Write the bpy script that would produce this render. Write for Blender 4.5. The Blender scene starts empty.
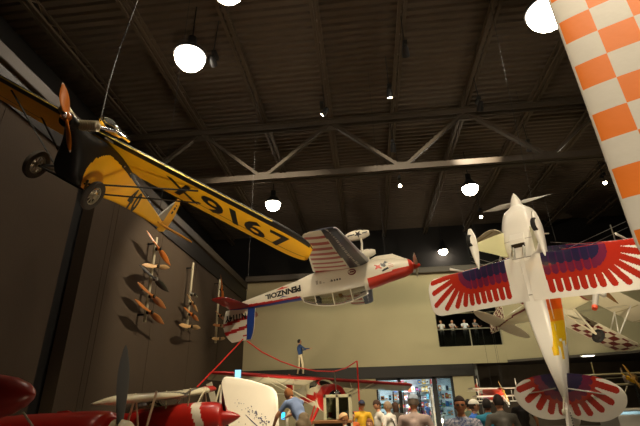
import bpy, math, random
import numpy as np
from mathutils import Vector, Matrix, Euler
from math import sin, cos, pi, radians, sqrt, exp, atan2, floor, hypot

random.seed(7)
SC = bpy.context.scene
COL = SC.collection
SC.view_settings.view_transform = 'Standard'
SC.view_settings.look = 'None'
SC.view_settings.exposure = 1.0
SC.view_settings.gamma = 1.0
SC.view_settings.use_curve_mapping = False
SC.cycles.use_denoising = True
SC.cycles.max_bounces = 6
SC.cycles.diffuse_bounces = 3
SC.cycles.transparent_max_bounces = 8

# ---------------------------------------------------------------- camera
FPX = 430.0
CAMP = np.array([0, 0, 1.65])
eR = (Matrix.Rotation(radians(5.5), 3, 'Z') @ Matrix.Rotation(pi / 2 + radians(24.2), 3, 'X')
      @ Matrix.Rotation(radians(-1.5), 3, 'Z'))
RM = np.array(eR)
cam = bpy.data.objects.new('camera', bpy.data.cameras.new('camera'))
COL.objects.link(cam)
cam.location = CAMP
cam.rotation_euler = eR.to_euler()
cam.data.lens = 36 * FPX / 640
cam.data.clip_end = 200
SC.camera = cam

def at(u, v, **k):
    """point of the place seen at photo pixel (u, v) on the plane X=, Y= or Z="""
    d = RM @ np.array([(u - 320) / FPX, -(v - 213) / FPX, -1.0])
    for a, i in (('X', 0), ('Y', 1), ('Z', 2)):
        if a in k:
            p = CAMP + d * (k[a] - CAMP[i]) / d[i]
            return Vector(p)

# ---------------------------------------------------------------- colours and materials
def lin(h):
    h = h.lstrip('#')
    c = [int(h[i:i + 2], 16) / 255 for i in (0, 2, 4)]
    return tuple(x / 12.92 if x <= .04045 else ((x + .055) / 1.055) ** 2.4 for x in c)

MATS = {}
def mat(name, col, rough=.5, metal=0., spec=.5, noise=0., nscale=6., bump=0., bscale=40., emit=None, estr=1., coat=0.):
    if name in MATS:
        return MATS[name]
    m = bpy.data.materials.new(name); m.use_nodes = True
    nt = m.node_tree; b = nt.nodes['Principled BSDF']
    c = lin(col)
    b.inputs['Base Color'].default_value = (*c, 1)
    b.inputs['Roughness'].default_value = rough
    b.inputs['Metallic'].default_value = metal
    b.inputs['Specular IOR Level'].default_value = spec
    b.inputs['Coat Weight'].default_value = coat
    tc = nt.nodes.new('ShaderNodeTexCoord')
    if noise:
        n = nt.nodes.new('ShaderNodeTexNoise'); n.inputs['Scale'].default_value = nscale
        n.inputs['Detail'].default_value = 5
        nt.links.new(tc.outputs['Object'], n.inputs['Vector'])
        mx = nt.nodes.new('ShaderNodeMix'); mx.data_type = 'RGBA'
        mx.inputs[6].default_value = (*[x * (1 - noise) for x in c], 1)
        mx.inputs[7].default_value = (*[min(1, x * (1 + noise)) for x in c], 1)
        nt.links.new(n.outputs['Fac'], mx.inputs[0]); nt.links.new(mx.outputs[2], b.inputs['Base Color'])
    if bump:
        n2 = nt.nodes.new('ShaderNodeTexNoise'); n2.inputs['Scale'].default_value = bscale
        nt.links.new(tc.outputs['Object'], n2.inputs['Vector'])
        bp = nt.nodes.new('ShaderNodeBump'); bp.inputs['Strength'].default_value = bump
        bp.inputs['Distance'].default_value = .02
        nt.links.new(n2.outputs['Fac'], bp.inputs['Height']); nt.links.new(bp.outputs['Normal'], b.inputs['Normal'])
    if emit:
        b.inputs['Emission Color'].default_value = (*lin(emit), 1)
        b.inputs['Emission Strength'].default_value = estr
    MATS[name] = m
    return m

def paint_mat(name, rough=.4, coat=0., bump=0., bscale=30., dirt=.06):
    """reads the per-face paint colour of a mesh"""
    if name in MATS:
        return MATS[name]
    m = bpy.data.materials.new(name); m.use_nodes = True
    nt = m.node_tree; b = nt.nodes['Principled BSDF']
    a = nt.nodes.new('ShaderNodeAttribute'); a.attribute_name = 'Col'
    tc = nt.nodes.new('ShaderNodeTexCoord')
    n = nt.nodes.new('ShaderNodeTexNoise'); n.inputs['Scale'].default_value = 3.; n.inputs['Detail'].default_value = 6
    nt.links.new(tc.outputs['Object'], n.inputs['Vector'])
    mr = nt.nodes.new('ShaderNodeMapRange'); mr.inputs[3].default_value = 1 - dirt * 2; mr.inputs[4].default_value = 1.
    nt.links.new(n.outputs['Fac'], mr.inputs[0])
    mx = nt.nodes.new('ShaderNodeMix'); mx.data_type = 'RGBA'; mx.blend_type = 'MULTIPLY'; mx.inputs[0].default_value = 1
    nt.links.new(a.outputs['Color'], mx.inputs[6]); nt.links.new(mr.outputs[0], mx.inputs[7])
    nt.links.new(mx.outputs[2], b.inputs['Base Color'])
    b.inputs['Roughness'].default_value = rough
    b.inputs['Coat Weight'].default_value = coat
    if bump:
        n2 = nt.nodes.new('ShaderNodeTexNoise'); n2.inputs['Scale'].default_value = bscale
        nt.links.new(tc.outputs['Object'], n2.inputs['Vector'])
        bp = nt.nodes.new('ShaderNodeBump'); bp.inputs['Strength'].default_value = bump
        bp.inputs['Distance'].default_value = .02
        nt.links.new(n2.outputs['Fac'], bp.inputs['Height']); nt.links.new(bp.outputs['Normal'], b.inputs['Normal'])
    MATS[name] = m
    return m

def emis(name, col, s):
    if name in MATS:
        return MATS[name]
    m = bpy.data.materials.new(name); m.use_nodes = True
    nt = m.node_tree; nt.nodes.clear()
    e = nt.nodes.new('ShaderNodeEmission'); o = nt.nodes.new('ShaderNodeOutputMaterial')
    e.inputs[0].default_value = (*lin(col), 1); e.inputs[1].default_value = s
    nt.links.new(e.outputs[0], o.inputs[0]); MATS[name] = m
    return m

def glass(name, tint='dfe8e4', a=.12, rough=.03):
    if name in MATS:
        return MATS[name]
    m = bpy.data.materials.new(name); m.use_nodes = True
    nt = m.node_tree; nt.nodes.clear()
    o = nt.nodes.new('ShaderNodeOutputMaterial'); t = nt.nodes.new('ShaderNodeBsdfTransparent')
    g = nt.nodes.new('ShaderNodeBsdfGlossy'); g.inputs['Roughness'].default_value = rough
    t.inputs[0].default_value = (*lin(tint), 1)
    mx = nt.nodes.new('ShaderNodeMixShader')
    fr = nt.nodes.new('ShaderNodeFresnel'); fr.inputs[0].default_value = 1.45
    ad = nt.nodes.new('ShaderNodeMath'); ad.operation = 'ADD'; ad.inputs[1].default_value = a * .5
    nt.links.new(fr.outputs[0], ad.inputs[0]); nt.links.new(ad.outputs[0], mx.inputs[0])
    nt.links.new(t.outputs[0], mx.inputs[1]); nt.links.new(g.outputs[0], mx.inputs[2])
    nt.links.new(mx.outputs[0], o.inputs[0]); MATS[name] = m
    return m

# ---------------------------------------------------------------- mesh builder
class MB:
    def __init__(s):
        s.v = []; s.f = []; s.c = []; s.m = []; s.sm = []
    def add(s, vs, fs, col=(.8, .8, .8), mi=0, smooth=True):
        o = len(s.v); s.v += [tuple(p) for p in vs]
        cf = callable(col)
        for f in fs:
            s.f.append([i + o for i in f]); s.m.append(mi); s.sm.append(smooth)
            if cf:
                q = np.mean([vs[i] for i in f], axis=0); s.c.append(col(q))
            else:
                s.c.append(col)
        return s
    def box(s, a, b, col=(.8, .8, .8), mi=0):
        x0, y0, z0 = a; x1, y1, z1 = b
        v = [(x0, y0, z0), (x1, y0, z0), (x1, y1, z0), (x0, y1, z0), (x0, y0, z1), (x1, y0, z1), (x1, y1, z1), (x0, y1, z1)]
        return s.add(v, [(0, 3, 2, 1), (4, 5, 6, 7), (0, 1, 5, 4), (1, 2, 6, 5), (2, 3, 7, 6), (3, 0, 4, 7)], col, mi, False)
    def obox(s, p, q, w, h, up=(0, 0, 1), col=(.8, .8, .8), mi=0):
        """box beam from p to q, width w, height h"""
        p = Vector(p); q = Vector(q); d = (q - p).normalized(); up = Vector(up)
        sd = d.cross(up)
        if sd.length < 1e-4: sd = d.cross(Vector((1, 0, 0)))
        sd.normalize(); u = sd.cross(d)
        v = []
        for e in (p, q):
            for a, b in ((-1, -1), (1, -1), (1, 1), (-1, 1)):
                v.append(e + sd * (a * w / 2) + u * (b * h / 2))
        return s.add(v, [(0, 3, 2, 1), (4, 5, 6, 7), (0, 1, 5, 4), (1, 2, 6, 5), (2, 3, 7, 6), (3, 0, 4, 7)], col, mi, False)
    def loft(s, rings, col=(.8, .8, .8), mi=0, cap=True, smooth=True, closed=True):
        n = len(rings[0]); vs = [p for r in rings for p in r]; fs = []
        for i in range(len(rings) - 1):
            for j in range(n if closed else n - 1):
                k = (j + 1) % n
                fs.append((i * n + j, i * n + k, (i + 1) * n + k, (i + 1) * n + j))
        if cap:
            fs.append(tuple(range(n))[::-1]); fs.append(tuple((len(rings) - 1) * n + j for j in range(n)))
        return s.add(vs, fs, col, mi, smooth)
    def tube(s, path, r, n=10, col=(.8, .8, .8), mi=0, squash=1.):
        path = [Vector(p) for p in path]; rings = []
        rr = r if isinstance(r, (list, tuple)) else [r] * len(path)
        d0 = (path[1] - path[0]).normalized()
        ref = Vector((0, 0, 1)) if abs(d0.z) < .9 else Vector((1, 0, 0))
        for i, p in enumerate(path):
            d = (path[min(i + 1, len(path) - 1)] - path[max(i - 1, 0)]).normalized()
            a = d.cross(ref).normalized(); b = a.cross(d)
            rings.append([p + (a * cos(t) + b * (sin(t) * squash)) * rr[i] for t in [2 * pi * k / n for k in range(n)]])
        return s.loft(rings, col, mi)
    def lathe(s, prof, o=(0, 0, 0), ax=(0, 0, 1), n=28, col=(.8, .8, .8), mi=0, cap=True):
        o = Vector(o); ax = Vector(ax).normalized()
        ref = Vector((0, 0, 1)) if abs(ax.z) < .9 else Vector((1, 0, 0))
        a = ax.cross(ref).normalized(); b = ax.cross(a)
        rings = [[o + ax * h + (a * cos(t) + b * sin(t)) * max(r, 1e-4) for t in [2 * pi * k / n for k in range(n)]] for r, h in prof]
        return s.loft(rings, col, mi, cap)
    def ell(s, c, r, n=16, m=10, col=(.8, .8, .8), mi=0):
        rings = []
        for i in range(m + 1):
            t = -pi / 2 + pi * i / m
            rr = max(cos(t), .02)
            rings.append([(c[0] + r[0] * rr * cos(2 * pi * k / n), c[1] + r[1] * rr * sin(2 * pi * k / n), c[2] + r[2] * sin(t)) for k in range(n)])
        return s.loft(rings, col, mi)
    def prism(s, pts, axis, a, b, col=(.8, .8, .8), mi=0):
        """outline pts (2D) extruded along axis 0/1/2 from a to b"""
        def P(p, h):
            q = list(p); q.insert(axis, h); return tuple(q)
        n = len(pts)
        v = [P(p, a) for p in pts] + [P(p, b) for p in pts]
        f = [tuple(range(n))[::-1], tuple(range(n, 2 * n))] + [(i, (i + 1) % n, n + (i + 1) % n, n + i) for i in range(n)]
        return s.add(v, f, col, mi, False)
    def build(s, name, mats, parent=None, bevel=0, auto=True):
        me = bpy.data.meshes.new(name)
        me.from_pydata(s.v, [], s.f)
        me.polygons.foreach_set('use_smooth', s.sm)
        me.polygons.foreach_set('material_index', s.m)
        ca = me.color_attributes.new('Col', 'FLOAT_COLOR', 'CORNER')
        tot = [len(f) for f in s.f]
        arr = np.repeat(np.array([(*c[:3], 1.) for c in s.c], dtype=np.float32), tot, axis=0)
        ca.data.foreach_set('color', arr.ravel())
        for m in (mats if isinstance(mats, (list, tuple)) else [mats]):
            me.materials.append(m)
        me.validate()
        if auto:
            me.set_sharp_from_angle(angle=radians(40))
        o = bpy.data.objects.new(name, me); COL.objects.link(o)
        if parent is not None: o.parent = parent
        if bevel:
            b = o.modifiers.new('bevel', 'BEVEL'); b.width = bevel; b.segments = 2
        return o

def tag(o, label=None, cat=None, group=None, kind=None):
    if label: o['label'] = label
    if cat: o['category'] = cat
    if group: o['group'] = group
    if kind: o['kind'] = kind
    return o

def empty(name, loc=(0, 0, 0), rot=(0, 0, 0), s=1., label=None, cat=None, group=None):
    o = bpy.data.objects.new(name, None); COL.objects.link(o)
    o.location = loc; o.rotation_euler = rot; o.scale = (s, s, s); o.empty_display_size = .2
    return tag(o, label, cat, group)

def struct(name, mb, m, bevel=0):
    return tag(mb.build(name, m, None, bevel), kind='structure')

def copy_tree(o, parent=None):
    c = o.copy(); COL.objects.link(c)
    if parent is not None: c.parent = parent
    for ch in list(o.children):
        copy_tree(ch, c)
    return c

def text_tris(s, size=1.0, bold=0.):
    cu = bpy.data.curves.new('t', 'FONT'); cu.body = s; cu.size = size; cu.resolution_u = 3
    cu.offset = bold * size
    ob = bpy.data.objects.new('t', cu)
    me = bpy.data.meshes.new_from_object(ob)
    vs = [tuple(v.co) for v in me.vertices]; fs = [tuple(p.vertices) for p in me.polygons]
    bpy.data.objects.remove(ob); bpy.data.meshes.remove(me)
    xs = [v[0] for v in vs]; ys = [v[1] for v in vs]
    x0, x1, y0, y1 = min(xs), max(xs), min(ys), max(ys)
    return [((v[0] - x0) / (x1 - x0), (v[1] - y0) / (y1 - y0)) for v in vs], fs

def put_text(mb, s, place, col, mi=0, bold=.03):
    """place(a, b) with a, b in 0..1 along and up the writing"""
    vs, fs = text_tris(s, 1., bold)
    mb.add([place(a, b) for a, b in vs], fs, col, mi, False)

def lerp(a, b, t): return a + (b - a) * t
def clamp(x, a=0., b=1.): return max(a, min(b, x))
def mixc(a, b, t):
    t = clamp(t); return tuple(a[i] + (b[i] - a[i]) * t for i in range(3))

def crom(ctrl, n):
    """Catmull-Rom through rows of numbers"""
    out = []; N = len(ctrl)
    for i in range(N - 1):
        p0 = ctrl[max(i - 1, 0)]; p1 = ctrl[i]; p2 = ctrl[i + 1]; p3 = ctrl[min(i + 2, N - 1)]
        for k in range(n):
            t = k / n
            out.append([.5 * ((2 * b) + (-a + c) * t + (2 * a - 5 * b + 4 * c - d) * t * t + (-a + 3 * b - 3 * c + d) * t ** 3)
                        for a, b, c, d in zip(p0, p1, p2, p3)])
    out.append(list(ctrl[-1]))
    return out

def fuselage(mb, ctrl, paint, n=8, na=40, mi=0):
    """rows x, zc, halfwidth, halfheight, squareness(2 round .. 5 box)"""
    rings = []
    for x, zc, hw, hh, e in crom(ctrl, n):
        hw = max(hw, .004); hh = max(hh, .004)
        ring = []
        for k in range(na):
            t = 2 * pi * k / na
            c, s = cos(t), sin(t)
            ring.append((x, hw * math.copysign(abs(c) ** (2 / e), c), zc + hh * math.copysign(abs(s) ** (2 / e), s)))
        rings.append(ring)
    mb.loft(rings, paint, mi)
    return mb

def wing(mb, y0, y1, LE, TE, Z, th, paint, ns=60, nc=24, mi=0, inc=0.):
    """LE/TE/Z/th are functions of y; paint(x, y, side, cx) side +1 upper"""
    rings = []
    cs = [(1 - cos(pi * i / nc)) / 2 for i in range(nc + 1)]
    def tk(c, t): return t * 5 * (.2969 * sqrt(c) - .126 * c - .3516 * c * c + .2843 * c ** 3 - .1015 * c ** 4)
    for i in range(ns + 1):
        y = lerp(y0, y1, i / ns); le, te, z, t = LE(y), TE(y), Z(y), th(y)
        ch = le - te
        up = [(le - c * ch, y, z + tk(c, t) * 1.25 + .0008 - inc * c) for c in cs]
        lo = [(le - c * ch, y, z - tk(c, t) * .75 - .0008 - inc * c) for c in cs]
        rings.append(up + lo[::-1])
    n = len(rings[0]); vs = [p for r in rings for p in r]; fs = []; cols = []
    for i in range(ns):
        for j in range(n):
            k = (j + 1) % n
            f = (i * n + j, (i + 1) * n + j, (i + 1) * n + k, i * n + k)
            fs.append(f)
            y = lerp(y0, y1, (i + .5) / ns)
            x = sum(vs[q][0] for q in f) / 4
            side = 1 if j < nc else -1
            le, te = LE(y), TE(y)
            cx = clamp((le - x) / max(le - te, 1e-4))
            cols.append(paint(x, y, side, cx))
    o = len(mb.v); mb.v += vs
    for f, c in zip(fs, cols):
        mb.f.append([q + o for q in f]); mb.c.append(c); mb.m.append(mi); mb.sm.append(True)
    for r in (0, ns):
        f = [r * n + q + o for q in range(n)]
        mb.f.append(f); mb.c.append(cols[0 if r == 0 else -1]); mb.m.append(mi); mb.sm.append(False)
    return mb

def propeller(mb, R, o=(0, 0, 0), ax=(1, 0, 0), ang=0., chord=.13, th=.035, col=(.4, .18, .06), tipcol=None, mi=0, twist=1.):
    ax = Vector(ax).normalized(); o = Vector(o)
    ref = Vector((0, 0, 1)) if abs(ax.z) < .9 else Vector((1, 0, 0))
    a = ax.cross(ref).normalized(); b = ax.cross(a).normalized()
    ang = ang + pi / 2
    for sgn in (0, pi):
        d = a * cos(ang + sgn) + b * sin(ang + sgn); w = ax.cross(d)
        rings = []; NR = 18
        for i in range(NR + 1):
            t = i / NR; r = R * t
            c = chord * (.45 + .75 * sin(pi * min(1, t * 1.12)) ** .8 if t > .08 else .5)
            if t > .85: c *= sqrt(max(0.02, 1 - ((t - .85) / .15) ** 2))
            tt = th * (1.5 - 1.25 * t)
            tw = twist * (radians(55) * (1 - t) + radians(14))
            if t < .1: tt = th * 1.6
            cw = w * cos(tw) + ax * sin(tw); ct = ax * cos(tw) - w * sin(tw)
            rings.append([o + d * r + cw * (c / 2 * cos(q)) + ct * (tt / 2 * sin(q)) for q in [2 * pi * k / 12 for k in range(12)]])
        O = np.array(o)
        def cc(q, O=O):
            rr = np.linalg.norm(q - O)
            return tipcol if (tipcol and rr > R * .93) else col
        mb.loft(rings, cc, mi)
    mb.lathe([(0, -.05), (.075, -.05), (.08, 0), (.075, .05), (0, .05)], o, ax, 20, col, mi)
    return mb

def wheel(parent, c, r, w, tyre, hubm, name='wheel', spokes=False, ax=(0, 1, 0)):
    t = MB(); k = w / 2
    t.lathe([(r * .62, -k * .7), (r * .8, -k), (r * .95, -k * .7), (r, 0), (r * .95, k * .7), (r * .8, k), (r * .62, k * .7), (r * .62, -k * .7)], c, ax, 36, cap=False)
    o = t.build(name, tyre, parent)
    h = MB()
    if spokes:
        h.lathe([(r * .64, -k * .5), (r * .66, 0), (r * .64, k * .5), (r * .56, k * .4), (r * .54, 0), (r * .56, -k * .4), (r * .64, -k * .5)], c, ax, 30, cap=False)
        h.lathe([(0, -k), (.05, -k), (.05, k), (0, k)], c, ax, 16)
        A = Vector(ax).normalized(); rf = Vector((0, 0, 1)); a = A.cross(rf).normalized(); b = A.cross(a)
        for q in range(9):
            th = 2 * pi * q / 9
            h.tube([Vector(c), Vector(c) + (a * cos(th) + b * sin(th)) * r * .6], .012, 6)
    else:
        h.lathe([(0, -k * .8), (r * .3, -k * .75), (r * .62, -k * .45), (r * .62, k * .45), (r * .3, k * .75), (0, k * .8)], c, ax, 30)
    h.build('wheel_hub', hubm, o)
    return o

WOOD = mat('varnished wood', '9a5a20', .3, noise=.25, nscale=9, coat=.4)
WOOD2 = mat('orange varnished wood', 'b4621a', .3, noise=.25, nscale=9, coat=.4)
WOOD3 = mat('pale varnished wood', 'b08a58', .35, noise=.2, nscale=9, coat=.3)
BLACKP = mat('black paint', '0d0d0d', .3)
DARKM = mat('dark metal', '1b1a19', .45, .6)
STEEL = mat('brushed steel', 'b9b7b0', .3, .9)
CHROME = mat('chrome', 'e2e4e8', .12, 1.)
RUBBER = mat('black rubber', '15130f', .8, noise=.2)
WHITEP = mat('white gloss paint', 'e9e4d8', .3, coat=.3)
CREAMP = mat('cream gloss paint', 'd6cdb4', .35, coat=.2)
REDP = mat('red gloss paint', 'b01814', .3, coat=.5)
CAN = mat('light can black', '0c0b0a', .5)
PAINT = paint_mat('aircraft paint', .35, .3)
FABRIC = paint_mat('doped fabric paint', .55, .05, .15, 8)
CLOTH = paint_mat('cloth paint', .85, 0, .3, 60)
GLASS = glass('clear glass')

# ================================================================ THE HALL
LWX = -8.7          # left wall
BWY = 31.0          # back wall
DECK = 15.7
def seg_mb(m, a, b, c=(.5, .5, .5)): m.box(a, b, c)

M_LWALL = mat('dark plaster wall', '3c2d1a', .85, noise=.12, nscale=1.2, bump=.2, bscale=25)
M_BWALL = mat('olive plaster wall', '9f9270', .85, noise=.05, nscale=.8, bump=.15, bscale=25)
M_DARK = mat('dark brown steel', '2c2620', .6, .3)
M_DECK = mat('painted roof deck', '584b3c', .7, .1, noise=.2, nscale=1.5)
M_BEAM = mat('painted steel beam', '453b2e', .6, .1)
M_BLACKW = mat('black upper wall', '1a1714', .9)
M_TRIM = mat('dark bronze trim', '241f1a', .5, .4)
M_FLOOR = mat('grey floor', '6f675c', .45, noise=.15, nscale=2)

m = MB(); m.box((-14, -12, -.2), (34, 42, 0)); struct('floor', m, M_FLOOR)

# roof deck of corrugated sheet, ribs running across the hall
m = MB(); pts = []; y = -12.0; pitch = .36
prof = []
while y < 42:
    prof += [(y, DECK), (y + .12, DECK), (y + .16, DECK + .12), (y + .32, DECK + .12)]; y += pitch
rings = [[(x, p[0], p[1]) for p in prof] for x in (-14, 34)]
m.loft(rings, (.5, .5, .5), 0, cap=False, smooth=False, closed=False)
m.box((-14, -12, DECK + .2), (34, 42, DECK + .4))
struct('ceiling', m, M_DECK)

# joists along the hall, each a pair of angle irons with a gap
ZJ = 15.05
jx = [at(120, 0, Z=ZJ).x, at(225, 20, Z=ZJ).x, at(313, 0, Z=ZJ).x, at(403, 0, Z=ZJ).x, at(499, 0, Z=ZJ).x]
sp = (jx[-1] - jx[0]) / 4
jx = [jx[0] - sp] + jx + [jx[-1] + sp * k for k in range(1, 5)]
for i, X in enumerate(jx):
    m = MB()
    for dx in (-.11, .11):
        m.box((X + dx - .06, -10, ZJ), (X + dx + .06, 40, ZJ + .09))
        m.box((X + dx - .015, -10, ZJ), (X + dx + .015, 40, ZJ + .16))
    m.box((X - .07, -10, DECK - .12), (X + .07, 40, DECK - .06))
    yy = -9.
    while yy < 39:
        m.obox((X, yy, ZJ + .1), (X, yy + .55, DECK - .1), .04, .04); m.obox((X, yy + .55, DECK - .1), (X, yy + 1.1, ZJ + .1), .04, .04)
        yy += 1.1
    struct('trim_%d' % (i + 1), m, mat('painted joist steel', '5a4c3a', .6, .1))

# the big trusses across the hall
YT = at(333, 122, Z=ZJ - .1).y
ZB = at(322, 177, Y=YT).z
def truss(n, Y, zb, zt):
    m = MB()
    for dy in (-.16, .16):
        m.box((-13, Y + dy - .09, zb - .03), (30, Y + dy + .09, zb + .03)); m.box((-13, Y + dy - .02, zb - .03), (30, Y + dy + .02, zb + .3))
        m.box((-13, Y + dy - .09, zt - .06), (30, Y + dy + .09, zt)); m.box((-13, Y + dy - .02, zt - .32), (30, Y + dy + .02, zt))
    for k in range(-1, len(jx) - 1, 2):
        if True:
            a = jx[k] if k >= 0 else jx[0] - sp; b = jx[k + 2] if k + 2 < len(jx) else jx[-1] + sp; c = (a + b) / 2
            m.obox((a, Y, zt - .15), (c, Y, zb + .15), .16, .2, (0, 1, 0)); m.obox((b, Y, zt - .15), (c, Y, zb + .15), .16, .2, (0, 1, 0))
            pass
            m.box((c - .4, Y - .03, zb - .1), (c + .4, Y + .03, zb + .5)); m.box((b - .4, Y - .03, zt - .6), (b + .4, Y + .03, zt - .1))
    struct('trim_%d' % n, m, M_BEAM)
truss(20, YT, ZB, ZJ - .02)

# left wall with its dark recess, panel seams and cap beam
zt = at(193, 240, X=LWX).z
ya, yb = at(69, 230, X=LWX).y, at(90, 230, X=LWX).y
yc = at(110, 230, X=LWX).y
m = MB()
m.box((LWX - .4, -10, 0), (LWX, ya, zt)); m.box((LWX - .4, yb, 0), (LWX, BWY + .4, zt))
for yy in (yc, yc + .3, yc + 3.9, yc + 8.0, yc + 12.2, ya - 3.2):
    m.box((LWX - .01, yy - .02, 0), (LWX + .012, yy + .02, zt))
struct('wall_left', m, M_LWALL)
m = MB(); m.box((LWX - .9, ya - .1, 0), (LWX - .5, yb + .1, zt)); struct('trim_30', m, M_BLACKW)
m = MB(); m.box((LWX - .5, -10, zt), (LWX + .12, BWY, zt + .42)); struct('trim_31', m, M_BEAM, .03)
m = MB(); m.box((LWX, -10, zt - .95), (LWX + .06, BWY, zt - .12)); struct('trim_32', m, M_TRIM)  # flat dark strip put in for the band of shade below the cap beam
m = MB(); m.box((-13.6, -12, 0), (-13.2, 42, DECK)); struct('wall_upper_left', m, M_BLACKW)
m = MB(); m.box((-13.4, 35.6, 0), (34, 36, DECK)); struct('wall_upper_back', m, M_BLACKW)
m = MB(); m.box((-13.4, -12, 0), (34, -11.6, DECK)); struct('wall_front', m, M_BLACKW)
m = MB(); m.box((33.6, -12, 0), (34, 42, DECK)); struct('wall_right', m, mat('right wall paint', '8a8268', .85))

# back wall
WT = 10.25
bx = lambda u, v=395: at(u, v, Y=BWY).x
XS0, XS1 = bx(377.5), bx(453.5)            # shop front opening
XP = bx(479, 400)                      # post at the end of the wall
XJ = at(502, 330, Y=BWY).x             # where the mezzanine wall turns
w0, w1 = at(437, 330, Y=BWY).x, at(501, 330, Y=BWY).x
wz0, wz1 = at(465, 346, Y=BWY).z, at(470, 303, Y=BWY).z
HB, HT = 3.25, 4.0
m = MB()
T = .35
m.box((LWX, BWY, 0), (XS0, BWY + T, HB)); m.box((XS1, BWY, 0), (XP, BWY + T, HB))
m.box((LWX, BWY, HT), (w0, BWY + T, WT)); m.box((w0, BWY, HT), (XJ, BWY + T, wz0)); m.box((w0, BWY, wz1), (XJ, BWY + T, WT))
m.box((w1, BWY, wz0), (XJ, BWY + T, wz1))
m.box((LWX, BWY - .005, 7.3), (XJ, BWY, 7.33))
struct('wall_back', m, M_BWALL)
m = MB(); m.box((LWX, BWY - .08, HB), (XP, BWY + T, HT)); struct('trim_40', m, M_TRIM, .02)
m = MB(); m.box((LWX, BWY - .35, WT), (XJ + .3, BWY + T + .2, WT + .42)); struct('trim_41', m, M_BEAM, .03)
m = MB(); m.box((XP - .12, BWY - .1, 0), (XP + .12, BWY + T, HB)); struct('trim_42', m, M_TRIM, .02)

# mezzanine wall, turned towards the hall
HM = 4.12
Bj = Vector((XJ, BWY, 0)); Be = at(640, 350.5, Z=HM); Be.z = 0
dB = (Be - Bj).normalized(); nB = Vector((-dB.y, dB.x, 0)); Bend = Bj + dB * 26
def slab(m, a, b, z0, z1, off, t, c=(.5, .5, .5)):
    a = a + nB * off; b = b + nB * off; a2 = a + nB * t; b2 = b + nB * t
    v = [(p.x, p.y, z) for z in (z0, z1) for p in (a, b, b2, a2)]
    m.add(v, [(0, 3, 2, 1), (4, 5, 6, 7), (0, 1, 5, 4), (1, 2, 6, 5), (2, 3, 7, 6), (3, 0, 4, 7)], c, 0, False)
m = MB(); slab(m, Bj, Bend, HM, WT, 0, .35); struct('wall_mezzanine', m, M_BWALL)
m = MB(); slab(m, Bj, Bend, HM - .12, HM + .02, -.12, .2); struct('trim_43', m, M_BEAM)
m = MB(); slab(m, Bj, Bend, WT, WT + .42, -.35, .8); struct('trim_44', m, M_BEAM)
# space below the mezzanine
m = MB(); m.box((XP, 20, HM + .1), (33, 36, HM + .3))
m2 = MB(); v = [(XP, BWY + .4, HM), (Bj.x, BWY + .4, HM), (Bend.x, Bend.y + .4, HM), (33, 35.6, HM), (XP, 35.6, HM)]
m2.add(v + [(p[0], p[1], HM + .2) for p in v], [(0, 1, 2, 3, 4), (9, 8, 7, 6, 5)] + [(i, i + 5, (i + 1) % 5 + 5, (i + 1) % 5) for i in range(5)], (.5, .5, .5), 0, False)
struct('ceiling_mezzanine', m2, M_DARK)
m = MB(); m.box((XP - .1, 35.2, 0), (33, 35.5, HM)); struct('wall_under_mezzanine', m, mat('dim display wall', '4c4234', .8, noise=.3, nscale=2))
m = MB(); m.box((XP + .1, 31.4, 0), (XP + .3, 35.3, HM)); struct('wall_side_of_shop', m, mat('grey display wall', '6c6a64', .8))

# window opening in the back wall: floor behind, rail and post
m = MB(); m.box((w0 - 1.5, BWY + T, wz0 - .5), (w1 + 1.5, BWY + 4, wz0 - .3)); struct('floor_gallery', m, M_DARK)
m = MB(); m.box((w0 - 1.5, BWY + 3.8, wz0 - .5), (w1 + 1.5, BWY + 4, WT)); struct('wall_gallery', m, M_BLACKW)
rz_ = at(455, 329, Y=BWY).z; xm = at(470, 330, Y=BWY).x
m = MB()
m.tube([(w0, BWY + .1, rz_), (w1, BWY + .1, rz_)], .04, 8); m.tube([(xm, BWY + .1, wz0), (xm, BWY + .1, rz_)], .045, 8)
for x in (w0 + .03, w1 - .03): m.tube([(x, BWY + .1, wz0), (x, BWY + .1, wz1)], .03, 8)
t = tag(m.build('window_1', mat('grey rail metal', '8d8672', .4, .5)), kind='structure')
m = MB(); m.box((w0, BWY + .13, wz0), (w1, BWY + .145, rz_ - .04)); m.build('pane', glass('rail glass', 'c8cac0', .05), t)

# ---- shop front: frames, panes, doors
fr = mat('dark aluminium frame', '20201f', .4, .6)
xa, xb, xc = bx(400.5), bx(430.5), bx(436)
m = MB()
for x0, x1 in ((XS0 - .05, XS0 + .06), (xa - .12, xa + .1), (xc - .16, xc + .14), (XS1 - .06, XS1 + .1)):
    m.box((x0, BWY - .02, 0), (x1, BWY + .14, HB))
m.box((XS0, BWY - .02, HB - .12), (XS1, BWY + .14, HB)); m.box((XS0, BWY - .02, 0), (XS1, BWY + .14, .15))
t = tag(m.build('window_2', fr), kind='structure')
m = MB(); m.box((XS0, BWY + .05, .15), (xa, BWY + .07, HB - .1)); m.box((xc, BWY + .05, .15), (XS1, BWY + .07, HB - .1)); m.build('pane', glass('shop glass', 'dfe9ea', .1), t)
# open glass door leaf at the middle, swung into the hall
m = MB(); m.box((xb - .06, BWY - .9, .02), (xb + .03, BWY - .82, 2.7)); m.box((xb - .06, BWY - .1, .02), (xb + .03, BWY, 2.7))
m.box((xb - .06, BWY - .9, 2.6), (xb + .03, BWY, 2.7)); m.box((xb - .06, BWY - .9, .02), (xb + .03, BWY, .16))
d = tag(m.build('door_1', mat('pale door frame', 'c9c6bb', .4, .4)), kind='structure')
m = MB(); m.box((xb - .02, BWY - .85, .14), (xb, BWY - .05, 2.62)); m.build('pane', glass('shop glass'), d)
m = MB(); m.tube([(xb - .1, BWY - .75, .9), (xb - .1, BWY - .75, 1.5)], .02, 8); m.build('door_handle', STEEL, d)
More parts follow.
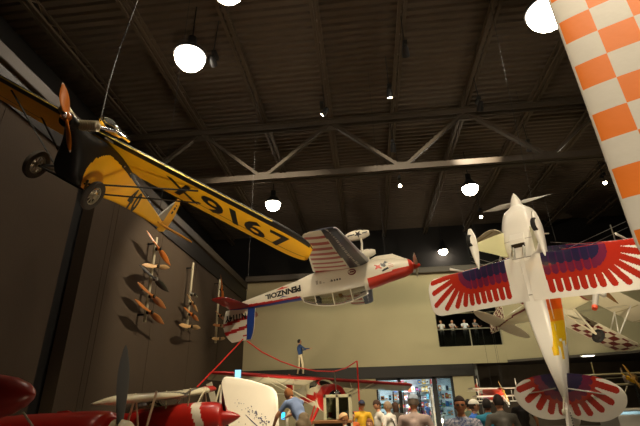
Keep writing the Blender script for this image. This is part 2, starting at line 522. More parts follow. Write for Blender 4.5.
# shop room
SW = mat('shop wall paint', 'dfe6e6', .8)
m = MB(); m.box((XS0 - 2.4, BWY + T, -.01), (XS1 + .9, 35.5, .01)); struct('floor_shop', m, mat('shop floor', 'a8a59c', .5))
m = MB(); m.box((XS0 - 2.4, BWY + T, 3.6), (XS1 + .9, 35.5, 3.75)); struct('ceiling_shop', m, SW)
m = MB(); m.box((XS0 - 2.4, 35.35, 0), (XS1 + .9, 35.5, 3.6)); m.box((XS0 - 2.5, BWY + T, 0), (XS0 - 2.4, 35.5, 3.6)); m.box((XS1 + .9, BWY + T, 0), (XS1 + 1., 35.5, 3.6))
struct('wall_shop', m, SW)
PANEL = emis('cool ceiling panel light', 'dcefff', 8)
k0 = None
for i, (x, y) in enumerate([(xa - .7, 32.6), (xa + .7, 32.4), (xb, 33.4), (xa + .1, 34.2), (XS1 - .1, 32.9)]):
    t = empty('ceiling_light', (x, y, 3.6), label='cool white square panel light in the shop ceiling', cat='ceiling light', group='panel lights of the shop')
    m = MB(); m.box((-.42, -.42, -.05), (.42, .42, 0)); m.build('frame', STEEL, t)
    m = MB(); m.box((-.38, -.38, -.065), (.38, .38, -.051)); m.build('diffuser', PANEL, t)
# shelves with goods
rnd = random.Random(4)
goods = ['c23b2e', '2f6fb0', 'e0b53a', 'dfe3e6', '40804f', '1d1d24', 'a34a80', 'd97b2b', '6fb7c9', 'e9e6da']
GM = [mat('shop goods %d' % i, c, .5) for i, c in enumerate(goods)]
cnt = 0
desc = ['white', 'wide', 'tall']
for si, (x0, x1, y, nsh, lab) in enumerate([(XS0 + .15, xa - .35, 33.2, 4, 'shop rack behind the left pane of the glass front'), (xa + .45, xb - .3, 34.6, 5, 'shop rack seen through the open doorway'), (xc + .05, XS1 + .5, 33.4, 5, 'shop rack behind the right pane of the glass front'), (xa - .3, xa + .9, 34.9, 6, 'tall shop rack on the left of the back wall'), (xb - .4, xc + .9, 35.0, 6, 'tall shop rack on the right of the back wall')]):
    t = empty('shop_shelf', ((x0 + x1) / 2, y, 0), label='dark metal ' + lab, cat='shelf', group=None)
    W = x1 - x0; m = MB()
    for sx in (-1, 1):
        for sy in (-.2, .2): m.box((sx * W / 2 - .02, sy - .02, 0), (sx * W / 2 + .02, sy + .02, 2.5))
    m.build('frame', fr, t)
    for k in range(nsh):
        z = .35 + k * .52
        m = MB(); m.box((-W / 2, -.22, z), (W / 2, .22, z + .03)); m.build('shelf_board', STEEL, t)
        q = -W / 2 + .06 + .03
        while q < W / 2 - .25 and cnt < 170:
            w_ = rnd.uniform(.12, .26); h_ = rnd.uniform(.15, .36)
            m = MB(); m.box((0, -.12, 0), (w_, .12, h_)); m.box((w_ * .15, -.125, h_ * .3), (w_ * .85, -.12, h_ * .7), mi=1)
            o = m.build('box', [GM[rnd.randrange(10)], GM[rnd.randrange(10)]], None, .006)
            o.location = ((x0 + x1) / 2 + q, y, z + .03)
            tag(o, 'small coloured carton on the ' + lab, 'box', 'cartons on the ' + lab); cnt += 1
            q += w_ + rnd.uniform(.03, .12)

# ================================================================ LAMPS OF THE HALL
LENS = emis('high bay lens', 'fff0da', 26)
WARM = emis('warm lamp lens', 'ffe9c0', 26)
def highbay(u, v, r=.42, z=13.2, label='', lens=LENS, tint=(.84, .92, 1), power=900):
    p = at(u, v, Z=z)
    t = empty('high_bay_lamp', p, label=label, cat='ceiling lamp', group='round high bay lamps of the hall')
    m = MB(); m.lathe([(.05, .95), (.16, .9), (.17, .55), (.2, .5), (r + .02, .12), (r + .02, .02), (r * .97, .02), (r * .9, .1), (.1, .4)], (0, 0, 0), (0, 0, 1), 32)
    m.build('reflector_housing', DARKM, t)
    m = MB(); m.lathe([(.001, -r * .95), (r * .35, -r * .88), (r * .66, -r * .68), (r * .86, -r * .4), (r * .95, -r * .1), (r * .94, .03), (r * .9, .06), (.001, .06)], (0, 0, 0), (0, 0, 1), 32)
    m.build('lens', lens, t)
    m = MB(); m.tube([(0, 0, .9), (0, 0, DECK - p.z - .0)], .025, 8); m.build('stem', DARKM, t)
    return t
HB_ = [((190, 57), .56, 'bluish white round lamp above the yellow wing, left of centre'), ((547, 12), .66, 'brightest white round lamp beside the orange checked wing'),
       ((273, 204), .48, 'bluish white round lamp just above the tip of the long yellow wing'), ((470, 188), .48, 'greenish white round lamp left of the white aeroplane nose'),
       ((443, 251), .38, 'small far greenish lamp above the red feathered wing tip'), ((228, -12), .5, 'round lamp glowing at the top edge, left of centre')]
for (u, v), r, lb in HB_: highbay(u, v, r, label=lb)

def spot(p, target, power, size=50, blend=.6, col=(1, .86, .64), rad=.12):
    l = bpy.data.lights.new('spot', 'SPOT'); l.energy = power; l.spot_size = radians(size); l.spot_blend = blend
    l.color = col; l.shadow_soft_size = rad
    o = bpy.data.objects.new('spot_beam', l); COL.objects.link(o); o.location = p
    d = Vector(target) - Vector(p); o.rotation_euler = d.to_track_quat('-Z', 'Y').to_euler()
    return o

def track_spot(u=None, v=None, z=13.4, aim=(0, 10, 4), power=600, size=45, label='', pos=None, r=.12, col=(1, .86, .64)):
    p = Vector(pos) if pos else at(u, v, Z=z)
    t = empty('track_spotlight', p, label=label, cat='spotlight', group='track spotlights under the roof')
    d = (Vector(aim) - p).normalized()
    m = MB(); m.lathe([(.02, -.42), (.09, -.4), (r, -.3), (r + .02, -.02), (r + .02, 0), (r - .01, 0), (r - .02, -.05)], (0, 0, 0), d, 20); m.build('can', CAN, t)
    m = MB(); m.lathe([(.001, -.03), (r - .02, -.03), (r - .02, -.015), (.001, -.015)], (0, 0, 0), d, 20); m.build('lens', WARM, t)
    m = MB(); m.tube([-d * .2, -d * .2 + Vector((0, 0, .3)), (0, 0, DECK - p.z)], .02, 6); m.box((-.08, -.2, .45), (.08, .2, .6)); m.build('yoke', CAN, t)
    if power: spot(p + d * .03, aim, power, size, col=col, rad=r)
    return t

# ================================================================ YELLOW HIGH-WING AEROPLANE
def about_cam(t, k): return Vector(CAMP) + k * (Vector(t) - Vector(CAMP))
YEL = lin('f2b410'); YELD = lin('c98a10'); BLK = lin('0c0b0a'); WHT = lin('ece7da')
KY = .92
yp = empty('airplane', about_cam((-4.72, 6.473, 6.595), KY), (-.5074, .149, -1.4159), KY,
           'yellow and black high-wing vintage aeroplane hanging nose-first on the left', 'aeroplane')
def y_edge(y, s=4.56):
    a = abs(y)
    return sqrt(max(0., 1 - clamp((a - 3.75) / (s - 3.75)) ** 2.2)) if a > 3.75 else 1.
def yLE(y): return .08 - (1 - y_edge(y)) * .62
def yTE(y):
    te = -1.42
    if abs(y) < .35: te = -1.25
    return te + (1 - y_edge(y)) * .74
def ypaint(x, y, side, cx):
    if cx < .13: return YEL if (side > 0 and cx > .035) else BLK
    if abs(abs(y) - 4.5) < .02: return BLK
    if abs(abs(y) - 1.95) < .02 and cx > .7: return YELD
    if cx > .74 and cx < .755 and abs(y) > 1.95: return lin('8a6410')
    return YEL
YINC = .21
m = MB()
wing(m, -4.56, 4.56, yLE, yTE, lambda y: -.08 + .015 * abs(y), lambda y: .13 * (.25 + .75 * y_edge(y)), ypaint, 150, 40, inc=YINC)
# X9167 under the left wing
def yz(x, y):
    c = clamp((yLE(y) - x) / (yLE(y) - yTE(y))); t = .13
    return -YINC * c - .08 + .015 * abs(y) - t * 5 * (.2969 * sqrt(c) - .126 * c - .3516 * c * c + .2843 * c ** 3 - .1015 * c ** 4) * .75 - .012
for ch, ya_, yb_ in (('X', 1.35, 1.95), ('9', 2.12, 2.62), ('1', 2.78, 2.92), ('6', 3.08, 3.56), ('7', 3.68, 4.1)):
    def pl(a, b, ya_=ya_, yb_=yb_):
        y = ya_ + a * (yb_ - ya_); x = -1.08 + b * .84
        return (x, y, yz(x, y))
    put_text(m, ch, pl, BLK, 0, .02)
m.build('wing', FABRIC, yp)
m = MB()      # pale metal strip on the leading edge of the wing
m.tube([(.115, y, -.1 + .015 * abs(y)) for y in np.linspace(-3.7, 3.7, 40)], .012, 8)
m.build('leading_edge_strip', mat('pale yellow metal strip', 'e8c860', .25, .5), yp)

def yfp(q):
    x, y, z = q
    if x > .3: return BLK
    if x > -.5:   # rounded front of the yellow panel
        if ((x + .5) / .76) ** 2 + ((z + .78) / .5) ** 2 > 1: return BLK
    top = -.28 + (x + .6) * .06
    zc = lerp(-.36, -.62, clamp((-x - .4) / 4.2))
    if z > zc and z < zc + .09: return BLK
    if z > zc + .09 and x > -1.6: return BLK
    return YEL
m = MB()
fuselage(m, [(1.0, -.36, .09, .09, 2), (.85, -.38, .14, .13, 2), (.6, -.5, .2, .22, 3), (.3, -.68, .28, .42, 5), (0, -.7, .3, .5, 5), (-.7, -.66, .32, .46, 6), (-1.5, -.66, .28, .36, 6),
             (-2.7, -.68, .2, .25, 6), (-3.9, -.72, .1, .16, 5), (-4.75, -.75, .03, .1, 4)], yfp, 26, 140)
for ch, x0 in (('4', -1.72), ('0', -2.08)):
    def pl(a, b, x0=x0):
        x = x0 - a * .3 + b * .06; z = -.98 + b * .5
        hw = float(np.interp(-x, [.7, 1.5, 2.7, 3.9], [.32, .28, .2, .1]))
        return (x, hw + .012, z)
    put_text(m, ch, pl, BLK, 0, .045)
m.build('fuselage', FABRIC, yp)
m = MB()    # rivets on the black edge
for k in range(9):
    x = -.7 - k * .38; hw = float(np.interp(-x, [.7, 1.5, 2.7, 3.9], [.32, .28, .2, .1])) + .002
    m.ell((x, hw, lerp(-.36, -.62, clamp((-x - .4) / 4.2)) + .045), (.018, .012, .018), 8, 6)
m.build('rivets', CHROME, yp)
m = MB(); m.prism([(-4.25, -.62), (-4.72, .02), (-4.76, -.62)], 1, -.02, .02); m.build('fin', mat('grey fabric', '8d8a80', .6), yp)
m = MB(); o_ = [(-4.76, -.92), (-4.76, .06), (-4.84, .18), (-4.98, .2), (-5.14, .08), (-5.28, -.25), (-5.32, -.6), (-5.24, -.85), (-4.95, -.93)]
m.prism(o_, 1, -.02, .02, YEL)
for z in (-.16, -.3): m.box((-5.02, .021, z), (-4.9, .024, z + .09), BLK)
m.box((-4.9, -.03, -.03), (-5.0, .03, .0), BLK)
m.build('rudder', FABRIC, yp)
for s in (1, -1):
    m = MB(); o_ = [(-4.3, s * .03), (-4.55, s * .8), (-4.7, s * 1.0), (-4.9, s * 1.05), (-5.05, s * .92), (-5.1, s * .5), (-5.08, s * .05)]
    m.prism(o_, 2, -.76, -.725, YELD); m.build('tailplane', FABRIC, yp)
# struts
for s in (1, -1):
    for x0, x1, yy in ((.05, -.05, 2.15), (-.55, -.95, 2.1)):
        m = MB(); m.tube([(x0, s * .3, -1.08), (x1, s * yy, -.17)], .028, 8, squash=.6); m.build('wing_strut', mat('matte black tube', '100e0c', .7), yp)
    m = MB(); m.tube([(.25, s * .5, -1.2), (.02, s * .3, -1.0)], .025, 8); m.tube([(.25, s * .5, -1.2), (-.5, s * .3, -1.02)], .022, 8); m.build('gear_leg', BLACKP, yp)
    wheel(yp, (.27, .70 if s > 0 else -.52, -1.2), .28, .1, mat('old brown rubber', '2e271f', .8), mat('grey spoked rim', '8d8470', .5, .5), 'wheel', True)
m = MB(); m.tube([(.27, -.5, -1.2), (.27, .66, -1.2)], .022, 8); m.build('axle', BLACKP, yp)
m = MB(); m.tube([(.3, .25, -.18), (-.1, .2, -.12)], .02, 6); m.tube([(.3, -.25, -.3), (-.1, -.2, -.12)], .02, 6); m.tube([(.95, 0, -.28), (.3, 0, -.1)], .03, 8)
m.build('cabane_strut', STEEL, yp)
# engine: crankcase and two finned cylinders
e = MB(); e.lathe([(.02, .0), (.09, .02), (.1, .2), (.13, .25), (.13, .42), (.02, .44)], (.66, 0, -.36), (1, 0, 0), 20); eo = e.build('engine', DARKM, yp)
for s in (1, -1):
    e = MB(); prof = []
    for k in range(11): prof += [(.065, .1 + k * .028), (.095, .105 + k * .028), (.095, .115 + k * .028), (.065, .12 + k * .028)]
    e.lathe(prof + [(.03, .44)], (.84, 0, -.34), (0, s, .5), 18); e.build('cylinder', mat('aluminium cylinder', 'a79c84', .35, .8), eo)
e = MB(); e.tube([(.7, .2, -.16), (.3, .35, .02), (-.1, .42, .06)], .03, 8); e.build('exhaust_pipe', CHROME, yp)
e = MB(); e.add([(-.02, .26, .0), (.26, .12, .2), (.26, -.12, .2), (-.02, -.26, .0), (-.3, -.26, .16), (-.3, .26, .16)], [(0, 1, 2, 3), (3, 2, 4), (0, 5, 1), (1, 5, 4, 2)], (.8, .8, .8), 0, False)
ws = e.build('windshield', CHROME, yp); sd = ws.modifiers.new('s', 'SOLIDIFY'); sd.thickness = .012
m = MB(); propeller(m, .66, (1.12, 0, -.33), (1, 0, 0), radians(42), .13, .04, lin('b4620f'), lin('d9b9a8')); m.build('propeller', PAINT, yp)
m = MB(); m.lathe([(.0, .17), (.03, .16), (.05, .12), (.05, .0), (0, 0)], (1.08, 0, -.33), (1, 0, 0), 16); m.build('propeller_hub', CHROME, yp)

# ================================================================ INVERTED LOW-WING AEROBATIC AEROPLANE
WH2 = lin('ded6c2'); RD = lin('a8201a'); ORD = lin('c22f16'); NVY = lin('171c2c'); BLU = lin('1a3a86')
cpl = empty('airplane', (2.125, 15.189, 6.218), (3.1346, -.121, -.1151), 1.,
            'white aerobatic aeroplane hanging upside down with red and white striped wings', 'aeroplane')
def cup(a): return clamp((a - .45) / (4.66 - .45))
def cedge(a): return sqrt(max(0., 1 - clamp((a - 4.45) / .25) ** 2)) if a > 4.45 else 1.
def cLE(y): a = abs(y); return lerp(-1.78, -2.22, cup(a)) - (1 - cedge(a)) * .2
def cTE(y): a = abs(y); return lerp(-3.86, -3.2, cup(a)) + (1 - cedge(a)) * .25
def cZ(y): return lerp(-.46, -.12, cup(abs(y)))
def cpaint(x, y, side, cx):
    a = abs(y)
    bb = lerp(.34, .40, cup(a))
    if cx < bb:
        if cx < .03: return lin('8f8f96')
        if abs(cx - bb * .55) < .022 and (a * 5.2) % 1 < .55: return lin('b9b6ac')
        return NVY
    if cx < bb + .02: return WH2
    if cx > .965 or a > 4.58: return WH2
    return RD if ((a - .45) / .56) % 1 > .56 else WH2
m = MB(); wing(m, -4.7, 4.7, cLE, cTE, cZ, lambda y: .3 * (1 - .55 * cup(abs(y))) * (.3 + .7 * cedge(abs(y))), cpaint, 170, 50); m.build('wing', PAINT, cpl)
CF = [(-.25, 0, .12, .12, 2), (-.34, -.01, .24, .24, 2), (-.6, -.02, .33, .34, 2.3), (-1.2, -.02, .38, .42, 2.6), (-1.9, 0, .4, .5, 3), (-2.9, 0, .42, .52, 3), (-3.9, 0, .38, .46, 3),
      (-4.6, .05, .31, .36, 2.8), (-5.8, .13, .2, .25, 2.6), (-6.9, .2, .09, .14, 2.4), (-7.35, .22, .03, .06, 2.2)]
def chw(x):
    xs = [-c[0] for c in CF]
    return float(np.interp(-x, xs, [c[2] for c in CF]))
def cfp(q):
    x, y, z = q
    if x > -1.95 and z > .02 + (-x - .3) * .12: return ORD
    if x > -.42: return ORD
    if x < -4.5:
        zt = lerp(.35, .36, clamp((-x - 4.5) / 2.5)); top = float(np.interp(-x, [4.5, 5.8, 6.9, 7.35], [.41, .38, .34, .28]))
        if z > top - .035: return BLU
        if z > top - .085 - .06 * clamp((-x - 4.5) / 2.8): return RD
    if x < -6.95: return RD
    if abs(x + 4.35) < .012: return lin('8d877a')
    return WH2
m = MB(); fuselage(m, CF, cfp, 16, 64)
def on_side(x, z, e=.008):
    # left side of the fuselage at (x, z)
    r = None
    xs = [-c[0] for c in CF]
    zc, hw, hh, ee = [float(np.interp(-x, xs, [c[i] for c in CF])) for i in (1, 2, 3, 4)]
    k = clamp(abs((z - zc) / hh), 0, .98)
    return (x, hw * (1 - k ** ee) ** (1 / ee) + e, z)
for s in (1, -1):
    def pl(a, b, s=s):
        aa = a if s > 0 else 1 - a
        x = -4.42 - aa * 1.42; z = .06 + (b - .5) * .25 * (1 - .25 * aa) + aa * .05
        p = on_side(x, z, .014); return (p[0], p[1] * s, p[2])
    put_text(m, 'PENNZOIL', pl, BLK, 0, .05)
    # the red arrow shape with blue edge behind the name
    def dp(pts, col, e):
        m.add([(lambda p: (p[0], p[1] * s, p[2]))(on_side(a, b, e)) for a, b in pts], [tuple(range(len(pts)))], col, 0, False)
    dp([(-4.95, .27), (-5.15, .24), (-5.33, .27), (-5.15, .2)], BLU, .006)
    dp([(-4.85, -.09), (-5.15, -.16), (-5.4, -.07), (-5.15, -.06)], ORD, .006)
    # round badge
    dp([(-2.45 + .15 * cos(t), -.12 + .12 * sin(t)) for t in np.linspace(0, 2 * pi, 25)[:-1]], lin('6e1414'), .006)
    dp([(-2.45 + .10 * cos(t), -.12 + .07 * sin(t)) for t in np.linspace(0, 2 * pi, 25)[:-1]], lin('c9b9a2'), .010)
    dp([(-2.53, -.145), (-2.37, -.145), (-2.37, -.095), (-2.53, -.095)], lin('6e1414'), .014)
    for k in range(4): dp([(-2.95 - k * .1, .02), (-2.89 - k * .1, .02), (-2.89 - k * .1, .09), (-2.95 - k * .1, .09)], BLK if k % 2 else lin('54504a'), .006)
    for k in range(5): dp([(-3.3 - k * .13, -.02 - .05 * (k % 3)), (-3.22 - k * .13, -.02 - .05 * (k % 3)), (-3.22 - k * .13, .08), (-3.3 - k * .13, .08)], lin('a9a08c'), .006)
    # dancing figure on the cowling
    dp([(-1.36, -.22), (-1.48, -.16), (-1.62, -.22), (-1.60, -.02), (-1.50, -.06), (-1.38, -.02)], ORD, .006)
    dp([(-1.22, -.3), (-1.3, -.2), (-1.4, -.24), (-1.38, -.12), (-1.28, -.06), (-1.2, -.1), (-1.24, -.18), (-1.12, -.22)], BLK, .010)
    dp([(-1.16, -.04), (-1.3, 0), (-1.4, .06), (-1.36, .1), (-1.24, .06), (-1.12, .02)], BLK, .010)
    for k in range(3): dp([(-.75 - .1 * k, -.18 + .07 * k), (-1.12, -.16 + .07 * k), (-1.12, -.145 + .07 * k), (-.75 - .1 * k, -.165 + .07 * k)], ORD, .006)
m.build('fuselage', PAINT, cpl)
m = MB(); m.prism([(-.5, -.3), (-.9, -.56), (-1.5, -.6), (-1.75, -.52), (-1.75, -.3)], 1, -.2, .2, WH2); m.build('chin_cowling', PAINT, cpl, .04)
m = MB(); m.lathe([(.001, 0), (.05, -.03), (.1, -.12), (.13, -.26), (.001, -.26)], (0, 0, 0), (1, 0, 0), 24, ORD); m.build('spinner', PAINT, cpl)
m = MB(); propeller(m, .9, (-.16, 0, 0), (1, 0, 0), radians(76), .15, .03, lin('cfc8b4'), RD); m.build('propeller', PAINT, cpl)
# canopy frames and glass
def can_pt(x, t):
    k = clamp((-x - 2.05) / (4.45 - 2.05)); h = .46 * sin(pi * clamp(k * .86 + .1)) ** .6; w = .34 * (1 - .35 * k)
    zb = .42 - .06 * k
    return (x, w * cos(t), zb + h * sin(t))
m = MB()
for x in (-2.08, -2.62, -3.3, -3.95, -4.42): m.tube([can_pt(x, t) for t in np.linspace(0, pi, 15)], .022, 6, WH2)
for t_ in (.06, pi - .06, pi / 2): m.tube([can_pt(x, t_) for x in np.linspace(-2.08, -4.42, 14)], .025, 6, WH2)
cn = m.build('canopy', PAINT, cpl)
m = MB(); m.loft([[can_pt(x, t) for t in np.linspace(0, pi, 17)] for x in np.linspace(-2.08, -4.42, 16)], (.8, .8, .8), 0, False, True, False); m.build('canopy_glass', glass('canopy glass', 'd2d0c4', .08), cn)
m = MB(); m.box((-3.9, -.2, .36), (-2.9, .2, .43), lin('463c2c')); m.box((-3.95, -.18, .38), (-3.8, .18, .68), lin('30302c')); m.box((-3.1, -.16, .38), (-2.98, .16, .6), lin('7a5a22')); m.build('cockpit_seat', CLOTH, cn)
# fin, rudder, tailplane
def fpnt(q):
    x, y, z = q
    if x > -6.62 - (z - .3) * .12: return BLU
    k = (z - .3 + (x + 7) * .15) / .3
    if z > 1.35: return WH2
    return RD if k % 1.15 < .42 and z > .55 else WH2
m = MB()
def fcell(i, j, ni=26, nj=26):
    a = i / ni; b = j / nj      # a along chord from front, b up
    z = .28 + 1.2 * b
    xf = -6.32 - .16 * b - .1 * b ** 6; xr = -7.5 - .14 * sin(pi * b) + .18 * b ** 5
    return (lerp(xf, xr, a), z)
for s in (1, -1):
    for i in range(26):
        for j in range(26):
            q = [fcell(i, j), fcell(i + 1, j), fcell(i + 1, j + 1), fcell(i, j + 1)]
            th_ = lambda p: s * (.035 * (1 - abs((p[0] + 6.85) / .75) ** 2 * .8) + .006)
            m.add([(p[0], th_(p), p[1]) for p in (q if s < 0 else q[::-1])], [(0, 1, 2, 3)], fpnt, 0, True)
b1 = [fcell(i, 26) for i in range(27)]; f1 = [fcell(0, j) for j in range(27)]; r1 = [fcell(26, j) for j in range(27)]
for L_ in (b1, f1, r1):
    for a, b in zip(L_, L_[1:]):
        ta = .035 * (1 - abs((a[0] + 6.85) / .75) ** 2 * .8) + .006; tb = .035 * (1 - abs((b[0] + 6.85) / .75) ** 2 * .8) + .006
        m.add([(a[0], ta, a[1]), (b[0], tb, b[1]), (b[0], -tb, b[1]), (a[0], -ta, a[1])], [(0, 1, 2, 3)], fpnt((0, 0, 0)) if False else WH2, 0, False)
for s in (1, -1):
    def pl(a, b, s=s):
        aa = a if s > 0 else 1 - a
        return (-6.7 - aa * .84, s * .055, .48 + b * .24 + .0 * a)
    put_text(m, 'N1114Y', pl, BLK, 0, .05)
m.build('fin', PAINT, cpl)
for s in (1, -1):
    def tLE(y): a = abs(y) / 1.72; return -6.5 - .28 * a - .25 * max(0, a - .8) ** 2 * 9
    def tTE(y): a = abs(y) / 1.72; return -7.35 + .02 * a + .25 * max(0, a - .85) ** 2 * 9
    m = MB(); wing(m, s * .05, s * 1.72, tLE, tTE, lambda y: .24, lambda y: .07, lambda x, y, sd, cx: RD if cx > .06 else lin('8a1412'), 24, 14); m.build('tailplane', PAINT, cpl)
# undercarriage with star-marked wheel pants
for s in (1, -1):
    m = MB(); m.tube([(-1.95, s * 1.03, -.4), (-1.85, s * 1.05, -.85), (-1.85, s * 1.05, -1.1)], [.09, .06, .06], 12, WH2, squash=.6); lg = m.build('gear_leg', PAINT, cpl)
    m = MB(); rr = []
    for k in range(15):
        t = k / 14; x = -1.52 - t * .9; h = .2 * sin(pi * (t * .86 + .07)) ** .55; rr.append([(x, s * 1.05 + .1 * (h / .2) * cos(q), -1.2 + h * sin(q)) for q in [2 * pi * z_ / 20 for z_ in range(20)]])
    m.loft(rr, WH2)
    st = []
    for k in range(10):
        r_ = .15 if k % 2 == 0 else .06; st.append((-1.92 + r_ * cos(k * pi / 5 + pi / 2), s * 1.05 + s * .104, -1.2 + r_ * sin(k * pi / 5 + pi / 2)))
    m.add(st + [(-1.92, s * 1.05 + s * .106, -1.2)], [(k, (k + 1) % 10, 10) for k in range(10)], BLK, 0, False)
    for x0, x1 in ((-2.3, -2.05), (-1.78, -1.58)):
        m.add([(x0, s * 1.158, -1.22), (x1, s * 1.158, -1.23), (x1, s * 1.158, -1.19), (x0, s * 1.158, -1.18)], [(0, 1, 2, 3)], BLK, 0, False)
    wp = m.build('wheel_pant', PAINT, cpl)
    wheel(wp, (-1.85, s * 1.05, -1.28), .17, .12, RUBBER, STEEL)
m = MB(); m.tube([(-7.1, 0, .1), (-7.2, 0, -.05)], .02, 8, WH2); m.lathe([(.04, -.03), (.07, -.03), (.07, .03), (.04, .03)], (-7.22, 0, -.1), (0, 1, 0), 14, BLK); m.build('tail_wheel', PAINT, cpl)

# ================================================================ ORANGE AND WHITE CHECKED WING OVERHEAD
ORG = lin('f07c12'); CWH = lin('dcd6cc')
ocp = empty('airplane', (3.068, 4.921, 6.607), (1.5438, .0126, 2.6581), 1., 'aeroplane with orange and white checked wing hanging on edge at top right', 'aeroplane')
def oe(y):
    k = clamp((abs(y - 1.6) - 4.9) / .6) if abs(y - 1.6) > 4.9 else 0
    return sqrt(max(0., 1 - k ** 2))
def oLE(y): return .02 - (1 - oe(y)) * .5
def oTE(y): return -1.62 + (1 - oe(y)) * .6
def opaint(x, y, side, cx):
    if x > -.012: return CWH
    i = floor(-x / .4); j = floor(-y / .4 + 1e-6)
    edge = min(abs(-x / .4 - round(-x / .4)), abs(-y / .4 - round(-y / .4)))
    c = ORG if (i + j) % 2 == 0 else CWH
    if edge < .012: return tuple(v * .6 for v in c)
    return c
m = MB()
wing(m, -3.9, 7.1, oLE, oTE, lambda y: 0., lambda y: .16 * (.3 + .7 * oe(y)), opaint, 440, 60)
m.build('wing', FABRIC, ocp)
m = MB()
fuselage(m, [(1.3, .15, .2, .2, 2), (1.0, .15, .4, .4, 2.2), (.2, .15, .45, .5, 3), (-1.5, .2, .42, .5, 3), (-3.2, .2, .22, .3, 3), (-4.6, .25, .05, .15, 2.5)],
         lambda q: ORG if q[0] > .9 else CWH, 8, 32)
for i in range(len(m.v)): m.v[i] = (m.v[i][0], m.v[i][1] + 2.1, m.v[i][2])
m.build('fuselage', PAINT, ocp)
# ================================================================ FEATHER PAINTED BIPLANE, NOSE UP
FR = lin('a82c1e'); FP = lin('6a2440'); FN = lin('2a2444'); FM = lin('8e2230'); EW = lin('e4dfd4'); EB = lin('f0ece2')
ep = empty('airplane', (4.269, 11.03, 6.803), (2.8633, -1.736, 1.1138), 1., 'white biplane with red and purple feather painted wings hanging nose up', 'aeroplane')
def feather_wing(x, y, LEy, root, tip, TE, cy, white_root=.1):
    """paint of painted feathers fanning out of a point behind the leading edge"""
    a = abs(y); dx = LEy - x            # distance behind leading edge
    chord = LEy - TE
    if a < root + white_root: return EW
    tipd = tip - a
    if dx < .012: return FR if a > root + .6 else FN
    if a <= cy:
        n = max(1, round((cy - root - white_root) / .172)); d = (cy - root - white_root) / n
        ph = ((a - root - white_root) / d) % 1 - .5; lenm = chord - .13
        dep = dx; wdt = .172; off = ph * wdt
    else:
        ox = a - cy; r = hypot(ox, dx); th = atan2(ox, max(dx, 1e-4))
        if r < .05: return FN
        n = 7; d = (pi / 2 + .02) / n
        k = clamp(floor(th / d), 0, n - 1); thc = (k + .5) * d
        ph = (th - thc); off = r * sin(ph); dep = r * cos(ph)
        # distance to the margin along the middle of the feather
        lt = (tip - .13 - cy) / max(sin(thc), .01); lb = (chord - .13) / max(cos(thc), .01)
        lenm = min(lt, lb)
        # rounded corner of the tip
        if thc > .5: lenm = min(lenm, hypot(tip - cy, chord) * .86)
        wdt = .18
    hw = wdt * .4
    def inside(L):
        if dep > L: return False
        if dep > L - hw: return (dep - (L - hw)) ** 2 + off ** 2 < hw ** 2
        return abs(off) < hw
    solid = chord * .52
    L1 = chord * .27; L2 = chord * .43
    sc = clamp(1.15 - .55 * clamp((a - cy) / (tip - cy)) - .25 * 0, .3, 1.2)
    q = 1. if a <= cy else lerp(1., .62, clamp((atan2(a - cy, max(dx, 1e-4))) / 1.57))
    A1, A2 = chord * .3 * q, chord * .5 * q
    if inside(A1): return FN
    if dep < A1 * .9: return lin('43214a')
    if inside(A2): return FP
    if dep < A2 * .9: return FM
    if dep < chord * .6 * (1 if a <= cy else .9): return FR
    if inside(lenm): return FR
    return EW
RT, TP = .35, 2.95
def ete(a):
    k = clamp((a - (TP - .38)) / .38) if a > TP - .38 else 0.
    return sqrt(max(0., 1 - k ** 2.4))
def mk_eagle_wing(name, z0, x0, x1, sweep, root, tip, par, ns=230, nc=90, cyf=.44, tsw=None):
    tsw = sweep * .6 if tsw is None else tsw
    for s in (1, -1):
        def le(y): a = abs(y); return x0 - sweep * a - (1 - ete(a + TP - tip)) * .35
        def te(y): a = abs(y); return x1 - tsw * a + (1 - ete(a + TP - tip)) * .35
        def pt(x, y, sd, cx):
            a = abs(y); L = x0 - sweep * a; T_ = x1 - tsw * a
            return feather_wing(x, y, L, root, tip, T_, root + (tip - root) * cyf)
        m = MB(); wing(m, s * .05, s * tip, le, te, lambda y: z0 + .03 * abs(y), lambda y: .12 * (.3 + .7 * ete(abs(y) + TP - tip)), pt, ns, nc)
        m.build(name, mat_e, par)
mat_e = paint_mat('feather wing paint', .22, .6, 0, 30, .03)
mk_eagle_wing('lower_wing', -.5, -1.72, -2.86, .05, RT, TP, ep)
mk_eagle_wing('upper_wing', .74, -1.42, -2.4, .14, .1, 2.7, ep, 110, 60)
ECF = [(-.34, 0, .17, .17, 2), (-.4, 0, .24, .23, 2), (-.55, -.02, .38, .33, 2.4), (-.95, -.04, .47, .42, 3), (-1.3, -.08, .46, .46, 3.6), (-1.75, -.08, .42, .46, 4.5), (-2.7, -.04, .41, .46, 7),
       (-3.4, .0, .36, .42, 7), (-4.3, .06, .23, .3, 6), (-5.0, .1, .1, .18, 4), (-5.35, .12, .04, .1, 3)]
OR1, OR2, OR3 = lin('f0601a'), lin('f49420'), lin('f6c81e')
